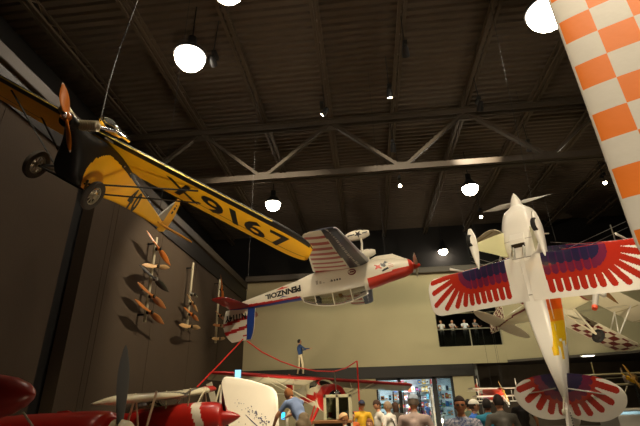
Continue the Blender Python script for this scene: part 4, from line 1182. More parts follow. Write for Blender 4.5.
for (tp_, bt_, lst), lb in zip(props, plabel):
    a = at(*tp_, X=XP_); b = at(*bt_, X=XP_); yy = (a.y + b.y) / 2
    t = empty('display_pole', (XP_, yy, b.z), label=lb, cat='pole', group=None)
    m = MB(); m.tube([(0, 0, 0), (0, 0, a.z - b.z)], .065, 14); m.build('pole', POLEM, t)
    for z in (.25, a.z - b.z - .3):
        m = MB(); m.box((-.32, -.03, z), (0, .03, z + .06)); m.build('bracket', DARKM, t)
    for u, v, hl, an, mt, lab in lst:
        p = at(u, v, X=XP_ + .18)
        pr = empty('wooden_propeller' if mt not in (BLACKP, STEEL) else 'propeller', (XP_ + .18, yy, p.z), (radians(an), 0, 0), 1, lab, 'propeller')
        m = MB(); propeller(m, hl, (0, 0, 0), (1, 0, 0), 0, .19 * hl / 1.2, .06, (.5, .5, .5), twist=.75)
        # blade axis along the wall
        c_ = [(x, z, y) for x, y, z in m.v]
        zmx = max(abs(q[2]) for q in m.v); ymx = max(abs(q[1]) for q in m.v)
        if zmx > ymx: m.v = [(x, z, -y) for x, y, z in m.v]
        m.build('blade', mt, pr)
        m = MB(); m.lathe([(.001, .1), (.07, .1), (.075, .05), (.075, -.14), (.001, -.14)], (0, 0, 0), (1, 0, 0), 18); m.build('hub', DARKM if mt is not BLACKP else STEEL, pr)

# ================================================================ RED ROPE AND POST
RN = mat('bright red cord', 'd8231a', .4)
Yr = 15.6
A = at(243, 339, Y=Yr); B = at(197, 387, Y=13.5); Cc = at(357, 361, Y=17)
m = MB(); m.tube([A, A * .5 + B * .5 + Vector((0, 0, -.02)), B], .022, 8)
tag(m.build('rope', RN), 'red rope running down left from the striped tail of the upside-down aeroplane', 'rope')
us = [247, 262, 280, 298, 316, 334, 346, 357]; vs_ = [341, 352, 361, 367.5, 371, 371.5, 368, 361]
m = MB(); m.tube([at(u, v, Y=lerp(Yr, 17, (u - 247) / 110)) for u, v in zip(us, vs_)], .022, 8)
tag(m.build('rope', RN), 'red rope sagging from the striped tail to the tall red post', 'rope')
t = empty('red_post', (Cc.x, Cc.y, 0), label='thin tall red post holding the sagging red rope, behind the yellow jacket', cat='post')
m = MB(); m.tube([(0, 0, 0), (0, 0, Cc.z)], .028, 10); m.build('post', RN, t)
m = MB(); m.lathe([(.001, .05), (.25, .04), (.26, 0), (.001, 0)], (0, 0, 0), (0, 0, 1), 24); m.build('base', DARKM, t)
q = at(344, 413, Y=17)
m = MB(); m.tube([(q.x - Cc.x - .3, 0, q.z), (.15, 0, q.z)], .04, 8); m.build('cross_bar', RN, t)

# ================================================================ DISPLAY CASE
g0, g1 = at(325.5, 396, Y=10.5), at(350, 397, Y=10.5)
W = g1.x - g0.x; H = g0.z + .02
t = empty('display_cabinet', ((g0.x + g1.x) / 2, 10.5, 0), label='cream framed glass display cabinet in front of the red aeroplane nose', cat='cabinet')
m = MB(); fm = mat('cream cabinet paint', 'b9b393', .5)
for sx in (-1, 0, 1):
    for sy in (-.2, .2):
        if sx == 0 and sy > 0: continue
        m.box((sx * W / 2 - .03, sy - .03, 0), (sx * W / 2 + .03, sy + .03, H))
m.box((-W / 2 - .03, -.23, H - .06), (W / 2 + .03, .23, H)); m.box((-W / 2 - .03, -.23, .9), (W / 2 + .03, .23, .98)); m.box((-W / 2, .19, .0), (W / 2, .22, H)); m.box((-W / 2, -.22, 0), (W / 2, -.19, .9))
m.build('body', fm, t, .004)
for z in (1.2, 1.42):
    m = MB(); m.box((-W / 2, -.2, z), (W / 2, .2, z + .015)); m.build('shelf', glass('shelf glass', 'b6c4b4', .15), t)
m = MB(); m.box((-W / 2, -.225, .98), (W / 2, -.215, H - .06)); m.build('door', glass('rail glass'), t)
rs = random.Random(9)
for k in range(9):
    z = (.98, 1.215, 1.435)[k % 3]; x = -W / 2 + .1 + (k // 3) * (W - .2) / 2
    m = MB(); h_ = rs.uniform(.08, .15)
    if k % 2: m.lathe([(.001, 0), (.03, 0), (.04, h_ * .5), (.02, h_ * .8), (.03, h_), (.001, h_)], (0, 0, 0), (0, 0, 1), 14)
    else: m.box((-.04, -.03, 0), (.04, .03, h_))
    o = m.build('trophy' if k % 2 else 'model_box', GM[(k * 3 + 4) % 10] if k % 2 == 0 else DARKM); o.location = (t.location.x + x, 10.5, z)
    tag(o, 'small dark trophy inside the cream framed display cabinet' if k % 2 else 'small coloured box inside the cream framed display cabinet', 'trophy' if k % 2 else 'box', 'items in the display cabinet, trophies' if k % 2 else 'items in the display cabinet, boxes')
# chair back beside it
for i, (u, v, lb) in enumerate([(299, 414, 'cream chair with rounded back beside the bending man')]):
    p = at(u, v, Y=9.5)
    t = empty('chair', (p.x, p.y, 0), (0, 0, .4), 1, lb, 'chair')
    hh = p.z + .12
    m = MB(); m.tube([(-.2, .2, .45), (-.19, .24, hh - .15), (-.1, .25, hh), (.1, .25, hh), (.19, .24, hh - .15), (.2, .2, .45)], .03, 10); m.tube([(0, .22, .45), (0, .26, hh)], .02, 8); m.build('backrest', CREAMP, t)
    m = MB(); m.box((-.22, -.22, .43), (.22, .22, .48)); m.build('seat', CREAMP, t, .015)
    for sx in (-.19, .19):
        for sy in (-.19, .19):
            m = MB(); m.tube([(sx, sy, 0), (sx, sy, .44)], .018, 8); m.build('leg', CREAMP, t)
# brown wooden counter
a, b = at(312, 421, Y=9.3), at(352, 421, Y=9.3)
t = empty('counter', ((a.x + b.x) / 2, 9.5, 0), label='low brown wooden counter below the glass display cabinet', cat='counter')
m = MB(); m.box((a.x - b.x) / 2 * np.array([1, 0, 0]) + np.array([0, -.25, a.z - .05]), (b.x - a.x) / 2 * np.array([1, 0, 0]) + np.array([0, .25, a.z])); m.build('top', mat('brown counter wood', '8a5c34', .5, noise=.2), t, .006)
m = MB(); w_ = (b.x - a.x) / 2 - .04; m.box((-w_, -.2, 0), (w_, .2, a.z - .05)); m.build('body', mat('dark counter wood', '4c3524', .5, noise=.2), t)

# ================================================================ PEOPLE
SKIN = lin('c48c68')
def rotz(p, a): return Vector((p[0] * cos(a) - p[1] * sin(a), p[0] * sin(a) + p[1] * cos(a), p[2]))

def sdf_body(segs, H):
    """continuous skin over tapered bones: voxel remesh of overlapping limbs"""
    m = MB()
    for a, b, ra, rb, fl_ in segs:
        a = Vector(a); b = Vector(b)
        n = 6; path = [a.lerp(b, i / n) for i in range(n + 1)]; rads = [lerp(ra, rb, i / n) for i in range(n + 1)]
        m.tube(path, rads, 14, squash=fl_)
        m.ell(tuple(a), (ra, ra * (fl_ if fl_ < 1 else 1), ra), 14, 9); m.ell(tuple(b), (rb, rb * (fl_ if fl_ < 1 else 1), rb), 14, 9)
    me = bpy.data.meshes.new('b'); me.from_pydata(m.v, [], m.f)
    o = bpy.data.objects.new('b', me); COL.objects.link(o)
    r = o.modifiers.new('r', 'REMESH'); r.mode = 'VOXEL'; r.voxel_size = .021 * H / 1.75; r.use_smooth_shade = True
    sm = o.modifiers.new('s', 'SMOOTH'); sm.iterations = 5; sm.factor = .5
    dg = bpy.context.evaluated_depsgraph_get(); dg.update()
    ev = bpy.data.meshes.new_from_object(o.evaluated_get(dg))
    bpy.data.objects.remove(o)
    vs = np.array([v.co[:] for v in ev.vertices]); fs = [tuple(p.vertices) for p in ev.polygons]
    bpy.data.meshes.remove(ev)
    return vs, fs

HANDS = {}
def root_pt(x, y, z0, face, H, p):
    return Matrix.Rotation(face - pi / 2, 3, 'Z') @ (Vector(p) * (H / 1.75)) + Vector((x, y, z0))

def person(label, x, y, face, H, shirt, pants, hair, skin=SKIN, bend=0., turn=0., nod=0., armL=(.10, .02, -.27), foreL=(.02, .12, -.22), armR=(-.10, .02, -.27), foreR=(-.02, .12, -.22),
           z0=0., longsleeve=False, shorts=False, cap=None, pattern=None, female=False, longhair=False, bald=False, glasses=False, strap=None, stride=0., group=None, leg=None):
    root = empty('person', (x, y, z0), (0, 0, face - pi / 2), H / 1.75, label, 'person', group)
    # local: facing +y, x to the person's right
    B = lambda p: Vector((p[0], p[1] * cos(bend) + (p[2] - .95) * sin(bend), .95 + (p[2] - .95) * cos(bend) - p[1] * sin(bend)))
    sw = .175 if female else .2
    segs = []; reg = []
    def S(a, b, ra, rb, r, fl=1.):
        segs.append((tuple(a), tuple(b), ra, rb, fl)); reg.append(r)
    hipz = .93
    for s in (1, -1):
        st = stride * s
        hip = Vector((s * .09, 0, hipz)); kn = Vector((s * .1, .03 + st * .5, .5)); an = Vector((s * .1, -.02 + st, .09))
        if leg: kn = Vector(leg[0]) * Vector((s, 1, 1)); an = Vector(leg[1]) * Vector((s, 1, 1))
        S(hip, kn, .088, .06, 'thigh'); S(kn, an, .056, .04, 'shin'); S(an + Vector((0, -.03, -.04)), an + Vector((s * .02, .16, -.055)), .04, .032, 'shoe')
    S((0, 0, .92), (0, 0, 1.02), .13, .125, 'pelvis', .78)
    S((0.05, -.01, .9), (-.05, -.01, .9), .12, .12, 'pelvis', .9)
    S(B((0, 0, 1.02)), B((0, 0, 1.25)), .125, .145, 'torso', .72); S(B((0, 0, 1.2)), B((0, .0, 1.36)), .15, .14, 'torso', .72)
    S(B((-.13, 0, 1.38)), B((.13, 0, 1.38)), .085, .085, 'torso')
    S(B((0, 0, 1.4)), B((0, .02, 1.52)), .058, .052, 'neck')
    hands = []
    for s, ar, fo in ((-1, armL, foreL), (1, armR, foreR)):
        sh = B((s * sw, 0, 1.4)); ar_ = Vector(ar); fo_ = Vector(fo)
        if s * ar_.x < 0 and abs(ar_.x) > .02: ar_.x = -ar_.x
        el = sh + ar_; wr = el + fo_
        S(sh, el, .056, .043, 'upper'); S(el, wr, .041, .028, 'fore')
        d = fo_.normalized(); S(wr, wr + d * .075, .028, .034, 'hand', .62)
        hands.append((wr + d * .08, d, s))
    HANDS[label] = [root_pt(x, y, z0, face, H, h[0]) for h in hands]
    vs, fs = sdf_body(segs, 1.75)
    A_ = np.array([q[0] for q in segs]); B_ = np.array([q[1] for q in segs]); Rr = np.array([(q[2] + q[3]) / 2 for q in segs])
    cen = np.array([vs[list(f)].mean(axis=0) for f in fs])
    ab = B_ - A_; L2 = (ab ** 2).sum(1) + 1e-9
    t = np.clip(((cen[:, None] - A_[None]) * ab[None]).sum(2) / L2, 0, 1)
    dist = np.linalg.norm(cen[:, None] - (A_[None] + t[..., None] * ab[None]), axis=2) - Rr[None]
    idx = dist.argmin(1); tt = t[np.arange(len(cen)), idx]
    sc, pc, shoe = lin(shirt), lin(pants), lin('2c2622')
    rs_ = random.Random(hash(label) % 1000 if False else len(label))
    cols = []
    for i, k in enumerate(idx):
        r = reg[k]; c = sc
        if r in ('thigh', 'pelvis'): c = pc if not (shorts and r == 'thigh' and tt[i] > .95) else skin
        elif r == 'shin': c = skin if shorts and tt[i] > .08 else pc
        elif r == 'shoe': c = shoe
        elif r == 'neck': c = skin if tt[i] > .18 else sc
        elif r == 'upper': c = sc if longsleeve or tt[i] < .62 else skin
        elif r == 'fore': c = sc if longsleeve and tt[i] < .93 else skin
        elif r == 'hand': c = skin
        if pattern and r in ('torso', 'upper') and c is sc:
            p = cen[i]; q = sin(p[0] * 55 + sin(p[2] * 40) * 2) * sin(p[2] * 60 + sin(p[0] * 37) * 2)
            if q > .35: c = lin(pattern[0])
            elif q < -.55: c = lin(pattern[1])
        cols.append(c)
    m = MB(); m.v = [tuple(v) for v in vs]; m.f = [list(f) for f in fs]; m.c = cols; m.m = [0] * len(fs); m.sm = [True] * len(fs)
    # fingers
    for c0, d, s in hands:
        side = d.cross(Vector((0, 0, 1)) if abs(d.z) < .8 else Vector((1, 0, 0))).normalized(); nrm = side.cross(d)
        for k, (o_, l_) in enumerate(((-.026, .062), (-.009, .072), (.009, .068), (.025, .052))):
            p = c0 + side * o_ - d * .012; p1_ = p + d * l_ * .5 + nrm * .004; p2_ = p + d * l_ * .92 + nrm * .022
            m.tube([p - d * .02, p, p1_, p2_], [.009, .009, .008, .006], 7, skin)
        p = c0 - d * .055 + side * (.028 * -1); m.tube([p, p + d * .03 - side * .022, p + d * .06 - side * .026], [.011, .010, .007], 7, skin)
    # head: one shaped surface with brow, nose, lips, chin and ears
    hc = B((0, .035, 1.625)); Rh = Matrix.Rotation(turn, 3, 'Z') @ Matrix.Rotation(-(bend * .6 + nod), 3, 'X')
    n_, k_ = 36, 28; rings = []
    for i in range(k_ + 1):
        ph = -pi / 2 + pi * i / k_
        ring = []
        for j in range(n_):
            th = 2 * pi * j / n_; cx, cy, cz = cos(ph) * cos(th), cos(ph) * sin(th), sin(ph)
            x_, y_, z_ = cx * .075, cy * .095, cz * .118
            if z_ < 0: x_ *= 1 - .28 * (-cz) ** 1.5; y_ *= 1 - .1 * (-cz); 
            if cy > 0 and abs(x_) < .05:
                y_ += .024 * exp(-(x_ / .012) ** 2) * exp(-((z_ + .018) / .018) ** 2) + .008 * exp(-(x_ / .03) ** 2) * exp(-((z_ + .052) / .01) ** 2) + .012 * exp(-(x_ / .03) ** 2) * exp(-((z_ + .095) / .02) ** 2)
                y_ += .006 * exp(-((abs(x_) - .03) / .02) ** 2) * exp(-((z_ - .03) / .01) ** 2) - .008 * exp(-((abs(x_) - .03) / .014) ** 2) * exp(-((z_ - .006) / .012) ** 2)
            ring.append(Rh @ Vector((x_, y_, z_)) + hc)
        rings.append(ring)
    RhI = Rh.transposed()
    def hcol(q):
        l = RhI @ (Vector(q) - hc)
        if l.y > .06:
            if abs(abs(l.x) - .03) < .011 and abs(l.z - .004) < .007: return lin('2a1c16') if abs(abs(l.x) - .03) < .006 else lin('d8cfc4')
            if abs(l.x) < .024 and abs(l.z + .052) < .006: return tuple(v * f for v, f in zip(skin, (.8, .5, .5)))
            if abs(abs(l.x) - .03) < .018 and abs(l.z - .026) < .005: return lin(hair)
        return skin
    m.loft(rings, hcol)
    for s in (1, -1):
        m.ell((0, 0, 0), (.01, .018, .028), 10, 8, skin)
        for i in range(len(m.v) - 90 if False else len(m.v) - 10 * 9, len(m.v)):
            m.v[i] = tuple(Rh @ (Vector(m.v[i]) + Vector((s * .076, -.005, -.005))) + hc)
    m.build('body', paint_mat('person surface', .75, 0, .2, 80, .04), root)
    # hair or cap
    if not bald:
        hr = MB(); n2, k2 = 30, 20; rings = []
        for i in range(k2 + 1):
            ph = -pi / 2 + pi * i / k2; ring = []
            for j in range(n2):
                th = 2 * pi * j / n2; cx, cy, cz = cos(ph) * cos(th), cos(ph) * sin(th), sin(ph)
                k = 1.0
                line = .35 if cy > .35 else (-.15 if cy > -.1 else -.55)
                if longhair and cy < .1: line = -1.2
                if cz < line: k = .80
                wob = 1 + .012 * sin(9 * th + 5 * ph) * (k == 1)
                zz = cz * .121 * k * wob - (.09 if (longhair and cy < .1 and cz < -.2) else 0)
                ring.append(Rh @ Vector((cx * .086 * k * wob, cy * .106 * k * wob - .004, zz + .006)) + hc)
            rings.append(ring)
        hr.loft(rings, lin(hair)); hr.build('hair', CLOTH, root)
    if cap:
        c = MB(); rings = []
        for i in range(9):
            ph = .12 + (pi / 2 - .12) * i / 8
            rings.append([Rh @ Vector((cos(ph) * cos(t_) * .094, cos(ph) * sin(t_) * .114 - .004, .03 + sin(ph) * .108)) + hc for t_ in [2 * pi * j / 24 for j in range(24)]])
        c.loft(rings, lin(cap))
        fb = [(.085 * cos(t_), .06 + .135 * sin(t_)) for t_ in np.linspace(.1, pi - .1, 12)] + [(-.07, .04), (.07, .04)]
        v0 = [Rh @ Vector((a, b, .036)) + hc for a, b in fb]; v1 = [Rh @ Vector((a, b, .046)) + hc for a, b in fb]; nn = len(fb)
        c.add(v0 + v1, [tuple(range(nn))[::-1], tuple(range(nn, 2 * nn))] + [(i, (i + 1) % nn, nn + (i + 1) % nn, nn + i) for i in range(nn)], lin(cap), 0, False)
        c.build('cap', CLOTH, root)
    if glasses:
        g = MB()
        for s in (1, -1):
            g.tube([Rh @ Vector((s * .031 + .019 * cos(q), .098, .004 + .014 * sin(q))) + hc for q in np.linspace(0, 2 * pi, 15)], .0025, 5, BLK)
            g.add([Rh @ Vector((s * .031 + .018 * cos(q), .098, .004 + .013 * sin(q))) + hc for q in np.linspace(0, 2 * pi, 13)[:-1]], [tuple(range(12))], lin('3a302c'), 0, False)
            g.tube([Rh @ Vector((s * .05, .096, .006)) + hc, Rh @ Vector((s * .078, .0, .006)) + hc], .0025, 5, BLK)
        g.tube([Rh @ Vector((-.012, .099, .006)) + hc, Rh @ Vector((.012, .099, .006)) + hc], .0025, 5, BLK)
        g.build('glasses', PAINT, root)
    if strap:
        g = MB(); pts_ = [B((-.13, .02, 1.44)), B((-.1, -.115, 1.36)), B((-.02, -.13, 1.2)), B((.1, -.11, 1.05))] if strap == 'back' else [B((.12, .0, 1.47)), B((.11, .1, 1.4)), B((.03, .13, 1.25)), B((-.1, .12, 1.06))]
        g.tube(pts_, .022, 8, BLK, squash=.35); g.build('shoulder_strap', CLOTH, root)
    return root

def head_at(u, v, Y, **k):
    p = at(u, v, Y=Y); H = clamp(p.z / .93, 1.4, 1.95)
    return p.x, p.y, H
UP = pi / 2; AWAY = pi / 2; TOCAM = -pi / 2
def P(label, u, v, Y, face, **k):
    v += 2.5; Y *= 1.08
    x, y, H = head_at(u, v, Y)
    H = k.pop('H', H)
    return person(label, x, y, face, H, k.pop('shirt'), k.pop('pants', '3a3a40'), k.pop('hair', '2a1c12'), **k)

# man leaning forward with his camera, on a low step
hz_ = at(289, 392.5, Y=8.6)
zst = hz_.z - 1.47
bm = person('man in blue-grey polo shirt and camouflage shorts bending forward beside the white fin', hz_.x + .22, 8.95, radians(140), 1.74, '6f82a6', '6b5a40', '9a6030',
            z0=zst, bend=radians(38), turn=0, armL=(.1, .16, -.24), foreL=(.04, .16, -.2), armR=(.06, .2, -.16), foreR=(-.1, .22, -.1), shorts=True)
t = empty('low_platform', (hz_.x + .22, 8.95, 0), label='low dark wooden step under the bending man', cat='platform')
m = MB(); m.box((-.3, -.3, zst - .05), (.3, .3, zst)); m.build('top', mat('dark counter wood', '4c3524', .5, noise=.2), t)
for sx in (-.26, .26):
    m = MB(); m.box((sx - .03, -.28, 0), (sx + .03, .28, zst - .05)); m.build('side_panel', MATS['dark counter wood'], t)
ph = HANDS[bm['label']][1] + Vector((0, .0, .05))
t = empty('mobile_phone', ph, (radians(-20), 0, radians(10)), 1, 'phone with bright blue screen held by the bending man', 'phone')
m = MB(); m.box((-.04, -.005, -.075), (.04, .005, .075)); m.build('case', BLACKP, t, .003)
m = MB(); m.box((-.036, -.007, -.068), (.036, -.0055, .068)); m.build('display', emis('blue phone screen', '38b4f0', 1.6), t)

P('man in glasses and blue floral shirt facing the camera, in front of the olive wall', 460, 402.5, 6.3, radians(-100), shirt='7f8698', pants='33384a', hair='2c1d14', skin=lin('ae7450'), pattern=('b9b6c4', '4a5480'), glasses=True)
P('man in pinkish grey shirt seen from behind in front of the shop entrance', 413, 400, 7.2, radians(75), shirt='b09a90', pants='4a4640', hair='6d5f52', cap='9aa6b4', nod=.2)
P('grey-haired man in white shirt with a black shoulder strap', 389, 404, 10.0, radians(150), shirt='d8d2c8', pants='3c3834', hair='8c7860', skin=lin('b98a66'), strap='back', nod=.15)
P('dark-haired person in white shirt looking down, left of the grey-haired man', 378.5, 402.5, 10.8, radians(200), shirt='cfc9bc', pants='3c3834', hair='3a2416', nod=.5)
P('woman in dark top behind the grey-haired man', 396, 404, 12.4, radians(120), shirt='4a4038', pants='2a2a30', hair='4a3020', female=True, longhair=True)
P('person in bright yellow rain jacket and dark cap beside the red post', 361.5, 402.5, 12.2, radians(-80), shirt='d8a81c', pants='b88a20', hair='2a1c12', cap='2a3048', longsleeve=True)
P('brown-haired child in orange-brown top in front of the yellow jacket', 369.5, 417, 8.4, radians(-100), shirt='a07048', pants='6a4a30', hair='6a3c1e', H=1.42)
P('person in pale blue top and straw hat bending by the display cabinet', 345, 410.5, 8.6, radians(160), shirt='8fb6c8', pants='5a5a60', hair='8a5a30', cap='d8b080', nod=.4, H=1.52)
P('person in orange vest behind the straw hat', 351.5, 411, 11.7, radians(-60), shirt='c8642c', pants='3c3430', hair='2a1c12', H=1.5)
P('person in royal blue shirt with white cap beside the man with glasses', 472.5, 403.5, 9.2, radians(-30), shirt='2c62b8', pants='3c3430', hair='3a2416', cap='d8d4c8', turn=.4)
P('dark-haired man half hidden behind the man with glasses', 468, 402, 10.6, radians(60), shirt='4c5a48', pants='3c3430', hair='1c140e')
P('person in teal shirt seen from behind in front of the model aeroplanes', 487, 402.5, 8.6, radians(80), shirt='1f7f9c', pants='2c2c34', hair='1c140e', skin=lin('a87250'))
P('person in dark grey shirt seen from behind, right of the teal shirt', 499, 399.5, 7.6, radians(95), shirt='5a564e', pants='22201e', hair='231710')
P('tall person in black top between the grey shirt and the feathered tail', 520, 397, 12.2, radians(70), shirt='1c1714', pants='2a2420', hair='1e140e', skin=lin('ac7450'), turn=-.2)
# visitors inside the shop
for i, (u, c, lb) in enumerate([(411, 'b83a40', 'distant visitor in red top inside the shop, left of the doorway'), (427, '3a5a90', 'distant visitor in blue top inside the shop doorway'), (392, 'a8a098', 'distant visitor in grey top behind the left shop window')]):
    x = at(u, 402, Y=32.6 - i * .2).x
    person(lb, x, (32.2, 32.7, 32.0)[i], radians(-90 + 50 * i), 1.72, c, '2c2c34', '2a1c12')
# people on the gallery
for i, (u, c, h, f) in enumerate([(441, 'c4beb4', '8a6a40', -100), (452, 'a89a90', '3a2416', -70), (464.5, 'd6dadd', '2a1c12', -90), (475, '6d6a66', '2a1c12', -60)]):
    x = at(u, 322, Y=31.6).x
    lb = ['visitor with light hair and pale shirt leaning on the gallery rail, leftmost', 'visitor in greyish pink shirt, second from left at the gallery rail', 'visitor in white shirt at the gallery rail', 'visitor in dark grey at the gallery rail, beside the cream tailplane'][i]
    person(lb, x, 31.75, radians(f), 1.7, c, '33333a', h, z0=max(wz0 - .3, at(450, 321, Y=31.75).z - 1.62), armL=(.03, .14, -.22), foreL=(.02, .18, -.0), armR=(-.03, .14, -.22), foreR=(-.02, .18, -.0))

# wing walker: a mannequin on the wing of the red and cream aeroplane
uw = at(301, 375, Y=1.0)
RmM = mono_e.to_matrix()
best = None
for yy in np.linspace(-4, 4, 161):       # spot on the wing seen at u = 300
    w_ = RmM @ (Vector((-.3, yy, .14)) * .985) + mono_t
    q = RM.T @ (np.array(w_) - CAMP); u = 320 + FPX * q[0] / -q[2]
    if best is None or abs(u - 300.5) < best[0]: best = (abs(u - 300.5), w_)
w_ = best[1]
ww = person('mannequin in blue jacket and cream trousers standing on the red-edged wing, arms forward', w_.x, w_.y, radians(25), 1.62, '24406c', 'cdbf9a', '1c140e', z0=w_.z - .02,
            longsleeve=True, bend=radians(-8), nod=-.35, armL=(.08, .2, -.16), foreL=(0, .27, .03), armR=(-.08, .2, -.16), foreR=(0, .27, .02), stride=.12)
m = MB(); m.tube([w_ + Vector((0, -.12, .02)), w_ + Vector((0, -.12, .9))], .02, 8); m.lathe([(.001, .03), (.16, .03), (.16, 0), (.001, 0)], w_ + Vector((0, -.12, 0)), (0, 0, 1), 18)
tag(m.build('mannequin_stand', DARKM), 'dark rod stand holding the mannequin on the red-edged wing', 'stand')

# ================================================================ EXHIBITS UNDER THE MEZZANINE
def small_plane(label, pos, yaw, s, c1, c2, biplane=3, extra=None):
    t = empty('model_airplane', pos, (0, 0, yaw), s, label, 'model aeroplane')
    m = MB(); fuselage(m, [(.0, 0, .1, .1, 2), (-.1, 0, .2, .2, 2), (-.6, 0, .22, .26, 2.5), (-1.6, .02, .16, .2, 3), (-2.8, .1, .03, .06, 2)], lambda q: c1 if q[0] > -2 else c2, 6, 24); m.build('fuselage', PAINT, t)
    for k in range(biplane):
        z = (-.25, .2, .75)[k]; w2 = (1.7, 1.9, 2.1)[k]
        m = MB(); wing(m, -w2, w2, lambda y: -.25, lambda y: -1.0, lambda y: z, lambda y: .1, lambda x, y, sd, cx: c2 if abs(y) < .5 or cx < .2 else c1, 16, 10); m.build('wing', PAINT, t)
    for sx in (1, -1):
        m = MB(); m.tube([(-.5, sx * 1.4, -.25), (-.5, sx * 1.4, .78)], .03, 6, c2); m.build('interplane_strut', PAINT, t)
        m = MB(); m.tube([(-.4, sx * .2, -.2), (-.3, sx * .45, -.65)], .03, 6, c2); m.build('gear_leg', PAINT, t)
        wheel(t, (-.3, sx * .5, -.68), .16, .08, RUBBER, WHITEP)
        m = MB(); wing(m, sx * .02, sx * .8, lambda y: -2.3, lambda y: -2.85, lambda y: .12, lambda y: .03, lambda x, y, sd, cx: c2, 8, 8); m.build('tailplane', PAINT, t)
    m = MB(); m.prism([(-2.4, .12), (-2.75, .6), (-2.95, .5), (-2.95, .1)], 1, -.02, .02, c1); m.build('fin', PAINT, t)
    m = MB(); propeller(m, .65, (.05, 0, 0), (1, 0, 0), .4, .1, .03, lin('b88a3c')); m.build('propeller', PAINT, t)
    return t
def cable(a, b, label, r=.007):
    m = MB(); m.tube([a, b], r, 6); return tag(m.build('suspension_cable', mat('steel cable', '24221f', .6, .2)), label, 'cable')
WTR = lin('e6dccb'); RMD = lin('c8402c')
for (u, v, Y, yaw, s, b, lb) in [(503, 391.5, 22.5, radians(-70), .75, 2, 'red and white model biplane hanging low behind the grey shirt'), (494, 398, 25.2, radians(-75), .5, 2, 'smaller red and white model biplane below the larger one'),
                                 (506, 398.5, 28, radians(-60), .6, 1, 'small red and white model monoplane above the black top')]:
    p = at(u, v, Y=Y)
    t = small_plane(lb, p, yaw, s, RMD, WTR, b)
    cable(p + Vector((0, 0, .2)), Vector((p.x, p.y, ZJ)), 'thin cable above the ' + lb)
p = at(633, 378, Y=24)
small_plane('brown vintage aeroplane with bright yellow propeller at the right edge', p, radians(-110), 1.1, lin('7a5c34'), lin('8a7a52'), 2)
m = MB(); m.tube([(p.x, p.y, .0), (p.x, p.y, p.z - .2)], .05, 8); m.lathe([(.001, .05), (.4, .04), (.42, 0), (.001, 0)], (p.x, p.y, 0), (0, 0, 1), 20)
tag(m.build('display_stand', DARKM), 'dark stand under the aeroplane with yellow propeller', 'stand')
m = MB(); propeller(m, .5, (p.x - .45, p.y - .42, p.z), (.5, -.87, 0), radians(60), .12, .03, lin('f0b81c'))
m.lathe([(.001, .05), (.1, .0), (.1, -.05)], (p.x - .45, p.y - .42, p.z), (.5, -.87, 0), 14, lin('f0b81c')); m.build('propeller_front', PAINT, None)
bpy.data.objects['propeller_front'].name = 'yellow_propeller'; tag(bpy.data.objects['yellow_propeller'], 'bright yellow two-bladed propeller at the right edge', 'propeller')
# glass topped display tables on the right
for i, (u0, u1, v, Y, lb) in enumerate([(604, 650, 405, 15, 'pale display table with blue edge at the right edge'), (596, 646, 398, 20, 'farther pale display table behind the blue edged one')]):
    a, b = at(u0, v, Y=Y), at(u1, v, Y=Y); W = b.x - a.x; hz = max(.9, min(1.3, a.z))
    t = empty('display_table', ((a.x + b.x) / 2, Y, 0), label=lb, cat='table')
    m = MB(); m.box((-W / 2, -.5, hz - .08), (W / 2, .5, hz)); m.build('top', mat('blue glass edge' if i == 0 else 'pale table top', '7fa8c8' if i == 0 else 'b9b3a2', .2), t, .01)
    m = MB(); m.box((-W / 2 + .1, -.42, .1), (W / 2 - .1, .42, hz - .08)); m.build('body', mat('pale cabinet body', '8f8c84', .6), t)
    m = MB(); m.box((-W / 2 + .15, -.38, 0), (W / 2 - .15, .38, .1)); m.build('plinth', DARKM, t)
# downlight in the mezzanine ceiling
p = at(588, 355.5, Z=HM - .13)
for i, (pp, lb) in enumerate([(p, 'white oval downlight below the mezzanine edge, above the feathered tail')]):
    t = empty('downlight', pp, label=lb, cat='ceiling light')
    m = MB(); m.lathe([(.3, .02), (.42, .02), (.42, -.03), (.3, -.03)], (0, 0, 0), (0, 0, 1), 24); m.build('ring', STEEL, t)
    m = MB(); m.lathe([(.001, -.035), (.33, -.035), (.33, 0.02), (.001, .02)], (0, 0, 0), (0, 0, 1), 24); m.build('lens', emis('downlight lens', 'fff4e0', 5), t)

# ================================================================ CABLES
yl = yp.matrix_basis
cb = lambda pl_, x: Euler(pl_.rotation_euler).to_matrix() @ (Vector(x) * pl_.scale[0]) + pl_.location
a = cb(yp, (.35, 0, .05))
k1 = at(109, 83, Y=a.y + .6)
m = MB(); m.tube([a, k1], .011, 6); m.tube([k1, at(120, 47, Y=a.y + 1.3)], .011, 6); e_ = at(120, 47, Y=a.y + 1.3); m.tube([e_, (e_.x + .3, e_.y + .6, DECK)], .011, 6)
tag(m.build('suspension_cable', mat('steel cable', '24221f', .6, .2)), 'kinked steel cable rising from the engine of the yellow aeroplane', 'cable')
a = cb(yp, (-4.5, 0, -.7)); cable(a, (a.x, a.y, DECK), 'thin cable holding the tail of the yellow aeroplane')
for x, lb in ((-1.2, 'thin cable at the nose of the upside-down aeroplane'), (-6.6, 'thin cable at the tail of the upside-down aeroplane')):
    a = cb(cpl, (x, 0, -.35)); cable(a, (a.x, a.y + .3, DECK), lb)
a = cb(ep, (-1.2, .2, .5)); cable(a, (a.x + .5, a.y + .4, DECK), 'thin cable behind the nose of the white feathered biplane')
a = cb(kp, (-1.2, 0, .8)); cable(a, (a.x, a.y, DECK), 'thin cable above the cream checked biplane')
a = cb(ocp, (-.6, 2.1, .6)); cable(a, (a.x, a.y, DECK), 'thin cable above the orange checked aeroplane')

